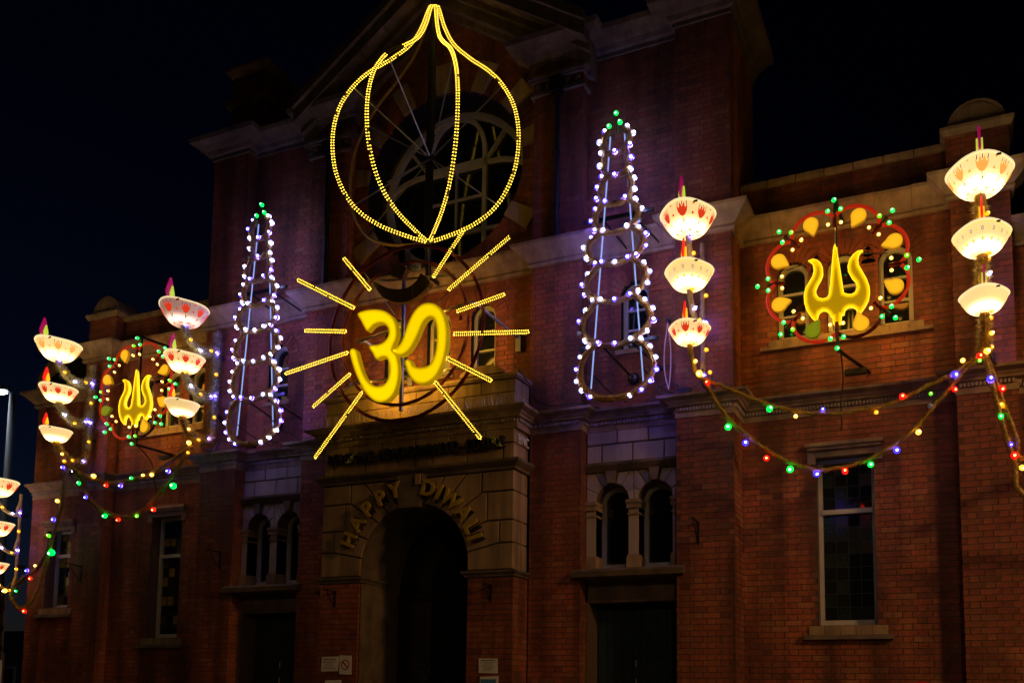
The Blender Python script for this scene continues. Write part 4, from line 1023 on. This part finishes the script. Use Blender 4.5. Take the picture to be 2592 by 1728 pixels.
def wreath(cx, label, seed, flip=False):
    T = thing('trident_wreath_light', (cx, YT, 5.8), label, 'light sign', 'trident wreaths on the wings')
    rnd = random.Random(seed); c = Vector((cx, YT, 6.66)); d = c-TC
    pl = [p+d for p in TR]
    t = lit_plate(pl, YT, .05, 'trident', 'trident_lit', 'trident_rim', T, 1.25, .36, ((0, 0), (.014, .0), (.030, .5), (.048, 1.0)))
    m = MB(); m.tube([p+Vector((0, -.004, 0)) for p in pl], .006, 5, closed=True); m.build('neon_edge', 'trident_rim', t)
    # scalloped ring: eight lobes, hooks between them
    Rl = .62; N = 8
    for k in range(N):
        a0 = pi/2+2*pi*k/N; a1 = a0+2*pi/N
        P = []
        for i in range(15):
            u = i/14; a = a0+(a1-a0)*u; rr = .72+.135*sin(pi*u)**.7
            P.append(c+Vector((rr*cos(a), .0, rr*sin(a))))
        dull = (k in (4,)) 
        tinsel('wreath_lobe', P, .030, 'tinsel_darkred' if dull else 'tinsel_red', T, .7, 300, .012, seed=seed+k)
        e = Vector((cos(a0), 0, sin(a0)))
        tinsel('wreath_stem', [c+e*.60, c+e*.70, c+e*.84], .034, 'tinsel_darkred', T, .7, 320, .014, seed=seed+20+k)
        s_ = Vector((-e.z, 0, e.x))
        for sg_ in (-1, 1): bulb(c+e*.63+s_*.075*sg_+Vector((0, -.02, 0)), 'warm', T, .72)
        for q, w_ in ((-.075, .80), (.075, .80), (0, .93)): bulb(c+e*w_+s_*q+Vector((0, -.02, 0)), 'green' if rnd.random() < .75 or q == 0 else 'lime', T, .85)
        am = (a0+a1)/2; e2 = Vector((cos(am), 0, sin(am))); s2 = Vector((-e2.z, 0, e2.x))
        if flip and k in (7, 3): continue
        drop = []; pc = c+e2*.725; R = .092
        for i in range(20):
            b_ = 2*pi*i/20; kx = cos(b_); ky = sin(b_); rr = R*(1+ (.75 if False else 0))
            ext = 1+ .62*max(0, -kx)**9
            drop.append(pc+(e2*kx*ext+s2*(ky+.0))*R+s2*(.30*max(0, -kx)**9)*R)
        green = (k == 3 and not flip) or (flip and k == 2)
        lit_plate(drop, YT-.03, .05, 'petal', 'petal_green' if green else 'petal_lit', 'petal_green' if green else 'petal_lit', T, .75, 1.05, ((0, 0), (.012, .4), (.035, 1)), 'petal_green' if green else 'petal_back_wash')
    for a_, b_ in (((0, .18), (0, .60)), ((.28, .12), (.60, .16)), ((-.28, .12), (-.60, .16)), ((0, -.5), (0, -.6))):
        m = MB(); m.bar(c+Vector((a_[0], .03, a_[1]+.1)), c+Vector((b_[0], .03, b_[1])), .008, 5); m.build('spoke', 'galv_metal', T)
    m = MB(); m.bar(c+Vector((0, .08, -.95)), c+Vector((0, .08, 1.0)), .02, 6); m.bar(c+Vector((.0, .06, .98)), c+Vector((.02, .75, 1.02)), .022, 6); m.bar(c+Vector((.0, .06, -.92)), c+Vector((.3, .80, -1.0)), .022, 6); m.box(c.x+.02, c.x+.28, .32, .40, c.z-1.07, c.z-1.0); m.build('support', 'black_metal', T)
    m = MB(); m.tube(spline([c+Vector((.03, .1, -.95)), c+Vector((.02, .4, -1.15)), c+Vector((-.02, .52, -1.4)), c+Vector((-.03, .62, -1.75))], 6), .009, 5); m.build('cable', 'cable', T)
    return T
wreath(5.745, 'lit yellow trident in a red scalloped wreath on the right wing', 5)
wreath(-5.75, 'lit yellow trident in a red scalloped wreath on the left wing', 8, True)

# ------------------------------------------------------------------ bulb garlands
def garland(px, ys, bulbs, label, seed, matn='tinsel_gold', r=.036, rest=()):
    n = len(px); P = [W(x, y, ys[0]+(ys[1]-ys[0])*i/(n-1)) for i, (x, y) in enumerate(px)]; Pn = P+[Vector(q) for q in rest]
    T = thing('bulb_garland', P[0]-Vector((0, 0, .3)), label, 'garland', 'tinsel garlands with coloured bulbs')
    rnd = random.Random(seed); S_ = spline(Pn, 6); S_ = [p+Vector((0, rnd.uniform(-.010, .010), rnd.uniform(-.010, .010))) for p in S_]
    tinsel('rope', S_, r, matn, T, 1, 900, .042, core=.6, seed=seed)
    for b in bulbs:
        x, y, k = b[:3]; i = min(range(n), key=lambda q: (px[q][0]-x)**2+(px[q][1]-y)**2)
        p = W(x, y, P[i].y-.04); bulb(p, k, T, b[3] if len(b) > 3 else 1.0)
        near = min(S_, key=lambda q: (q-p).length); m = MB(); m.bar(p+Vector((0, .03, .01)), near, .005, 4); m.build('lead_wire', 'cable', T)
    for k, q in enumerate(rest): bulb(Vector(q)+Vector((0, -.03, -.05)), ['deepblue', 'red', 'green', 'amber'][k % 4], T, 1)
    return T
garland([(1772, 955), (1815, 972), (1860, 990), (1962, 1029), (2079, 1047), (2166, 1040), (2268, 1018), (2345, 978), (2411, 946), (2475, 905)], (-.6, -.3),
        [(1770, 945, 'warm', 1.3), (1797, 942, 'amber', .8), (1948, 1034, 'green', 1.2), (2014, 1053, 'warm', .8), (2083, 1036, 'deepblue', .8), (2218, 1043, 'amber', .8), (2284, 1002, 'red', 1.1), (2356, 996, 'lime', .7), (2417, 947, 'deepblue', 1.2), (2437, 912, 'warm', .9)], 'upper of two bulb garlands swagged under the right trident', 4)
garland([(1785, 965), (1812, 1015), (1850, 1065), (1889, 1100), (1945, 1141), (2006, 1171), (2057, 1188), (2095, 1189), (2172, 1172), (2236, 1143), (2310, 1090), (2361, 1030), (2400, 988), (2440, 940), (2485, 905)], (-.6, -.3),
        [(1790, 968, 'red', .9), (1843, 1080, 'green', 1.3), (1887, 1120, 'deepblue', 1.2), (1940, 1159, 'red', 1.1), (2000, 1187, 'green', 1.3), (2067, 1198, 'deepblue', 1.2), (2139, 1192, 'red', 1.1), (2204, 1175, 'green', 1.1), (2270, 1139, 'deepblue', 1.2), (2325, 1093, 'warm', 1.0), (2355, 1027, 'off', .9), (2417, 985, 'red', 1.0)], 'lower of two bulb garlands swagged across the right window head', 5)
garland([(2490, 885), (2500, 925), (2513, 975), (2540, 1080), (2568, 1165), (2592, 1250)], (-.4, -.42),
        [(2499, 888, 'warm', 1.1), (2479, 900, 'red', 1.0), (2507, 959, 'deepblue', 1.2), (2534, 1053, 'green', .9), (2560, 1124, 'deepblue', .7), (2568, 1152, 'red', 1.2)], 'lower bulb garland falling out of view past the right edge', 6, rest=[(8.3, -.42, 3.75), (8.9, -.42, 3.65), (9.6, -.42, 4.3), (10.1, -.4, 5.3)], r=.048)
garland([(2492, 890), (2520, 960), (2550, 1045), (2575, 1110), (2592, 1160)], (-.36, -.36),
        [(2480, 912, 'lime', .7), (2538, 983, 'red', 1.1), (2535, 1025, 'amber', 1.0), (2588, 1183, 'warm', 1.0)], 'upper bulb garland falling out of view past the right edge', 7, rest=[(8.3, -.36, 4.45), (8.9, -.36, 4.35), (9.6, -.36, 4.8), (10.05, -.4, 5.4)], r=.042)
garland([(158, 1165), (195, 1192), (235, 1212), (290, 1222), (350, 1211), (400, 1190), (442, 1160), (485, 1128)], (-.35, -.62),
        [(163, 1167, 'amber'), (237, 1204, 'warm', 1.2), (268, 1228, 'red'), (305, 1229, 'deepblue'), (332, 1209, 'green', .8), (362, 1202, 'warm', .8), (384, 1201, 'warm', 1.1), (426, 1192, 'deepblue', 1.1), (476, 1145, 'amber', .8), (478, 1120, 'warm', 1.2)], 'upper of two bulb garlands swagged under the left trident', 8)
garland([(165, 1170), (200, 1205), (217, 1242), (245, 1280), (290, 1304), (335, 1305), (375, 1281), (410, 1240), (450, 1185), (487, 1130)], (-.35, -.62),
        [(199, 1222, 'green'), (217, 1258, 'deepblue'), (265, 1305, 'green', 1.2), (299, 1315, 'red'), (346, 1305, 'lime', 1.0), (388, 1289, 'red', 1.2), (438, 1229, 'green', 1.6)], 'lower of two bulb garlands swagged under the left trident', 9)
garland([(168, 1175), (163, 1215), (155, 1270), (138, 1345), (112, 1410), (88, 1445), (66, 1458), (46, 1476), (33, 1490)], (-.3, .1),
        [(158, 1182, 'deepblue'), (185, 1192, 'blue', .8), (145, 1267, 'warm', 1.2), (135, 1314, 'deepblue', 1.2), (123, 1355, 'lime', 1.1), (89, 1431, 'warm', .9), (68, 1443, 'deepblue', 1.0)], 'upper bulb garland hanging down to the lowest lamp tree', 10, 'tinsel_purple', .046)
garland([(170, 1180), (160, 1260), (140, 1340), (115, 1430), (92, 1500), (72, 1530), (50, 1540), (36, 1526), (27, 1507), (32, 1490)], (-.3, .1),
        [(130, 1398, 'green', 1.8), (76, 1463, 'red', 1.1), (61, 1546, 'red', 1.2), (12, 1494, 'warm', 1.3), (40, 1495, 'green', .7)], 'lower bulb garland hanging down to the lowest lamp tree', 11, r=.042)

# ------------------------------------------------------------------ small things on the walls
def notice(x0, x1, z0, z1, y, label, kind):
    T = thing('notice', ((x0+x1)/2, y, z0), label, 'notice')
    rnd = random.Random(int(x0*100)); tl = rnd.uniform(-.012, .012)
    m = MB(); m.add([(x0, y-.012, z0), (x1, y-.010, z0+tl), (x1+tl, y-.014, z1+tl), (x0+tl, y-.011, z1), (x0, y-.004, z0), (x1, y-.004, z0+tl), (x1+tl, y-.004, z1+tl), (x0+tl, y-.004, z1)],
                    [(0, 1, 2, 3), (0, 4, 5, 1), (1, 5, 6, 2), (2, 6, 7, 3), (3, 7, 4, 0)]); m.build('sheet', 'paper', T)
    w, h = x1-x0, z1-z0; y2 = y-.0165
    if kind == 'text':
        m = MB()
        for k in range(7):
            zz = z1-.16*h-k*.11*h; ind = rnd.uniform(.08, .3)*w
            if k == 0: ind = .12*w
            m.box(x0+ind, x1-ind*rnd.uniform(.8, 1.2), y2, y2+.001, zz, zz+(.05*h if k == 0 else .022*h))
        m.build('print', 'paper_ink', T)
    elif kind == 'ban':
        c = Vector(((x0+x1)/2, y2, z0+.5*h)); R = .36*w
        m = MB(); ring_strip(m, [(c.x+R*cos(2*pi*k/24), c.z+R*sin(2*pi*k/24)) for k in range(25)], [(c.x+R*.80*cos(2*pi*k/24), c.z+R*.80*sin(2*pi*k/24)) for k in range(25)], y2, y2+.001)
        d_ = R*.63; e = R*.09; m.prism([(c.x-d_-e, c.z+d_-e), (c.x-d_+e, c.z+d_+e), (c.x+d_+e, c.z-d_+e), (c.x+d_-e, c.z-d_-e)], y2, y2+.001); m.build('ban_symbol', 'paper_red', T)
    elif kind == 'blue':
        m = MB(); m.box(x0+.08*w, x1-.08*w, y2, y2+.001, z0+.05*h, z1-.12*h); m.build('print', 'paper_blue', T)
notice(-1.50, -1.205, 1.865, 2.075, YPO, 'white printed notice left of the barred circle sign', 'text')
notice(-1.175, -.97, 1.828, 2.10, YPO, 'white sign with a barred red circle on the left pier', 'ban')
notice(-1.43, -1.15, 1.42, 1.735, YPO, 'white sheet at the bottom edge under the left notices', 'text')
notice(1.09, 1.37, 1.85, 2.045, YPO, 'white printed notice on the right portico pier', 'text')
notice(1.10, 1.375, 1.52, 1.80, YPO, 'blue and white poster at the bottom edge on the right pier', 'blue')
st_ = thing('door_sticker', (-.37, .57, 1.75), 'faint no smoking sticker on the dark entrance glass', 'sticker')
m = MB(); ring_strip(m, [(-.41+.055*cos(2*pi*k/20), 1.80+.055*sin(2*pi*k/20)) for k in range(21)], [(-.41+.044*cos(2*pi*k/20), 1.80+.044*sin(2*pi*k/20)) for k in range(21)], .574, .5755); m.prism([(-.455, 1.835), (-.445, 1.845), (-.365, 1.765), (-.375, 1.755)], .574, .5755); m.build('ban_symbol', 'render_grey', st_)
for i, (tx, z) in enumerate((('No', 1.97), ('Smoking', 1.89))):
    me = glyph(tx, .075, .0006); me.materials.clear(); me.materials.append(MATS['render_grey']); me.transform(Matrix.Translation(-org(st_)) @ Matrix.Translation((-.41, .574, z)) @ RX); link('letters', me, st_)

def basket_hook(x, y, z, label, s=1):
    T = thing('basket_hook', (x, y, z), label, 'bracket', 'iron hanging basket hooks')
    m = MB(); m.box(x-.012, x+.012, y-.014, y-.001, z, z+.30*s); m.build('back_plate', 'black_metal', T)
    m = MB(); m.tube([(x, y-.014, z+.28*s), (x, y-.32*s, z+.30*s)], .010, 6); m.tube([(x, y-.32*s, z+.30*s), (x, y-.34*s, z+.26*s)], .009, 5); m.build('arm', 'black_metal', T)
    m = MB(); m.tube([(x, y-.012, z+.02), (x, y-.14*s, z+.12*s), (x, y-.26*s, z+.285*s)], .008, 5); m.build('stay', 'black_metal', T)
basket_hook(3.98, 0, 3.50, 'iron basket hook on the brick pilaster right of the right niche'); basket_hook(-3.92, 0, 3.52, 'iron basket hook on the brick pilaster left of the left niche')
basket_hook(-7.5, YWP, 3.5, 'iron basket hook on the pilaster between the left windows')
basket_hook(1.25, YPO, 2.80, 'iron basket hook under the right portico impost', .8); basket_hook(-1.30, YPO, 2.80, 'iron basket hook under the left portico impost', .8)
for sx, lb in ((-1, 'small dark dome fitting on brick beneath the left tinsel tower'), (1, 'small dark dome fitting on brick beneath the right tinsel tower')):
    T = thing('wall_dome', (sx*3.03+.02, YN, 5.8), lb, 'fitting', 'dark domes under the towers')
    m = MB(); m.add([Vector((v.x*.075, min(0, v.y)*.075, v.z*.075))+Vector((sx*3.03+.02, YN-.02, 5.86)) for v in ICO2[0]], ICO2[1]); m.build('dome', 'black_gloss', T, True)
    m = MB(); m.tube([(sx*3.03+.02, YN-.025, 5.86), (sx*3.03+.02, YN-.001, 5.86)], .085, 16); m.build('base', 'black_metal', T)
T = thing('hanging_cable_loop', (3.60, -.05, 5.6), 'pale cable loop hanging from a black hook by the right lamp tree', 'cable')
for dx in (-.035, .03): m = MB(); m.tube(spline([(3.60, -.05, 6.47), (3.60+dx*1.3, -.06, 6.1), (3.60+dx*1.2, -.06, 5.8), (3.61, -.06, 5.56)], 6), .008, 5); m.build('strand', 'cable_pink', T)
m = MB(); m.tube([(3.60, 0, 6.50), (3.60, -.07, 6.50)], .032, 10); m.build('hook', 'black_metal', T)
def coil(x, y, z, label, seed):
    T = thing('cable_coil', (x, y, z), label, 'cable', 'black cable coils on the ledge'); r = random.Random(seed)
    m = MB(); m.tube([(x+.13*cos(k*.5)*(1+.2*r.random()), y+.05*sin(k*.5), z+.09+.09*sin(k*.5)) for k in range(44)], .008, 5); m.build('coil', 'cable', T)
    m = MB(); m.box(x+.15, x+.30, y-.04, y+.05, z+.005, z+.07); m.build('junction_box', 'black_metal', T)
    m = MB(); m.tube(spline([(x+.3, y, z+.05), (x+.5, y-.03, z+.12), (x+.7, y-.02, z+.05), (x+.85, y-.1, z+.0)], 5), .008, 5); m.build('lead_cable', 'cable', T)
coil(3.60, -.06, 5.475, 'black cable coil and box on the ledge by the right lamp tree', 3); coil(-3.6, -.02, 5.475, 'black cable coil and box on the ledge below the left tinsel tower', 5)
T = thing('ledge_cable', (1.6, -.1, 5.5), 'black cable drooping along the ledge right of the portico', 'cable')
m = MB(); m.tube(spline([(1.60, -.42, 5.98), (1.66, -.2, 5.85), (1.72, -.08, 5.65), (1.95, -.12, 5.52), (2.2, -.16, 5.50), (2.42, -.1, 5.49), (2.6, .1, 5.47)], 6), .010, 5); m.build('lead_cable', 'cable', T)

# ------------------------------------------------------------------ street things at the left
def street_lamp(x, y, ang, col, watts, label, H=8.2, lens='lamp_white'):
    T = thing('street_lamp', (x, y, 0), label, 'street lamp', 'street lamps'); d = Vector((cos(ang), sin(ang), 0)); p = Vector((x, y, 0)); n = Vector((-d.y, d.x, 0))
    m = MB(); m.tube([(x, y, .1), (x, y, 2.0), (x, y, H)], .1, 12, rr=[.11, .10, .062]); m.build('column', 'lamp_column', T, True)
    m = MB(); m.tube([p+Vector((0, 0, H)), p+d*.08+Vector((0, 0, H+.08)), p+d*.4+Vector((0, 0, H+.12))], .035, 8); m.build('bracket_arm', 'galv_metal', T)
    m = MB(); a = p+d*.06+Vector((0, 0, H+.10)); b = p+d*1.0+Vector((0, 0, H+.14))
    vs = [a-n*.10, a+n*.10, b+n*.15, b-n*.15]; vs += [v+Vector((0, 0, .10)) for v in vs]
    m.add(vs, [(3, 2, 1, 0), (4, 5, 6, 7), (0, 1, 5, 4), (1, 2, 6, 5), (2, 3, 7, 6), (3, 0, 4, 7)]); h_ = m.build('head', 'galv_metal', T)
    m = MB(); a = p+d*.12+Vector((0, 0, H+.085)); b = p+d*.96+Vector((0, 0, H+.115)); dn = Vector((0, 0, -.055)); c = (a+b)/2+dn
    vs = [a-n*.09, a+n*.09, b+n*.13, b-n*.13, c-n*.07-d*.25, c+n*.07-d*.25, c+n*.07+d*.25, c-n*.07+d*.25]
    m.add(vs, [(4, 5, 6, 7), (0, 1, 5, 4), (1, 2, 6, 5), (2, 3, 7, 6), (3, 0, 4, 7)]); m.build('lens', lens, h_)
    ld = bpy.data.lights.new('lamp_light', 'SPOT'); ld.energy = watts; ld.color = col; ld.spot_size = radians(168); ld.spot_blend = .12; ld.shadow_soft_size = .5
    lo = bpy.data.objects.new('lamp_light', ld); C.objects.link(lo); lo.parent = T; lo.location = c+Vector((0, 0, -.06))-ORG[T.name]
    return T
street_lamp(-12.5, 2.35, radians(202), (.72, .84, 1), 80, 'tall grey street lamp with a bright white head at the left edge')
street_lamp(14.5, -5.2, radians(200), (1, .50, .16), 1450, 'warm street lamp along the kerb beyond the right edge', 7.6, 'lamp_warm')
street_lamp(10.5, -17.5, radians(100), (1, .62, .32), 620, 'warm street lamp across the road behind the viewer', 7.6, 'lamp_warm')
T = thing('traffic_signal', (-10.3, -.4, 0), 'grey backed traffic signal head cut by the left edge', 'traffic signal')
q = W(4, 1580, -.4)
m = MB(); m.bar((q.x, -.36, .13), (q.x, -.36, q.z-.5), .05, 10); m.build('post', 'galv_metal', T)
m = MB(); m.box(q.x-.2, q.x+.06, -.42, -.38, q.z-.62, q.z+.52); m.build('back_board', 'render_grey', T)
for k in range(3):
    m = MB(); m.tube([(q.x-.05, -.42, q.z+.3-.36*k), (q.x+.03, -.56, q.z+.31-.36*k)], .11, 12); m.build('hood', 'black_metal', T)
nb_ = thing('neighbour_building', (-30, 16, 0), 'dim grey neighbouring building low beyond the left end of the hall', 'building')
m = MB(); m.box(-40, -13.0, 14, 26, 0, 3.6); w_ = m.build('wall', 'render_grey', nb_); m = MB(); m.box(-40.2, -12.8, 13.8, 26.2, 3.6, 3.8); m.build('roof', 'slate', nb_)
for k in range(8):
    m = MB(); m.box(-38+3*k, -36.4+3*k, 13.93, 13.999, 1.0, 2.4); f = m.build('window', 'white_paint', nb_); m = MB(); m.box(-37.9+3*k, -36.5+3*k, 13.90, 13.928, 1.1, 2.3); m.build('pane', 'glass', f)
m = MB(); m.box(-40, -13.0, 13.9, 13.99, 0, .8); m.build('plinth', 'stone_dark', nb_)
# pillar box, only its cap reaches into view
q = W(2333, 1722, -1.2)
T = thing('post_box', (q.x, -1.2, .13), 'top of a round red post box at the bottom edge', 'post box')
zt = q.z
m = MB(); m.tube([(q.x, -1.2, .13), (q.x, -1.2, .35), (q.x, -1.2, .351), (q.x, -1.2, zt-.22)], .2, 24, rr=[.235, .235, .20, .20]); m.build('body', 'post_red', T, False)
m = MB(); m.tube([(q.x, -1.2, zt-.22), (q.x, -1.2, zt-.18), (q.x, -1.2, zt-.13), (q.x, -1.2, zt-.06), (q.x, -1.2, zt-.015), (q.x, -1.2, zt)], .2, 28, rr=[.215, .24, .235, .17, .07, .01]); m.build('cap', 'post_red', T, True)
m = MB(); m.box(q.x-.12, q.x+.12, -1.415, -1.38, zt-.36, zt-.31); m.build('slot', 'black_metal', T)
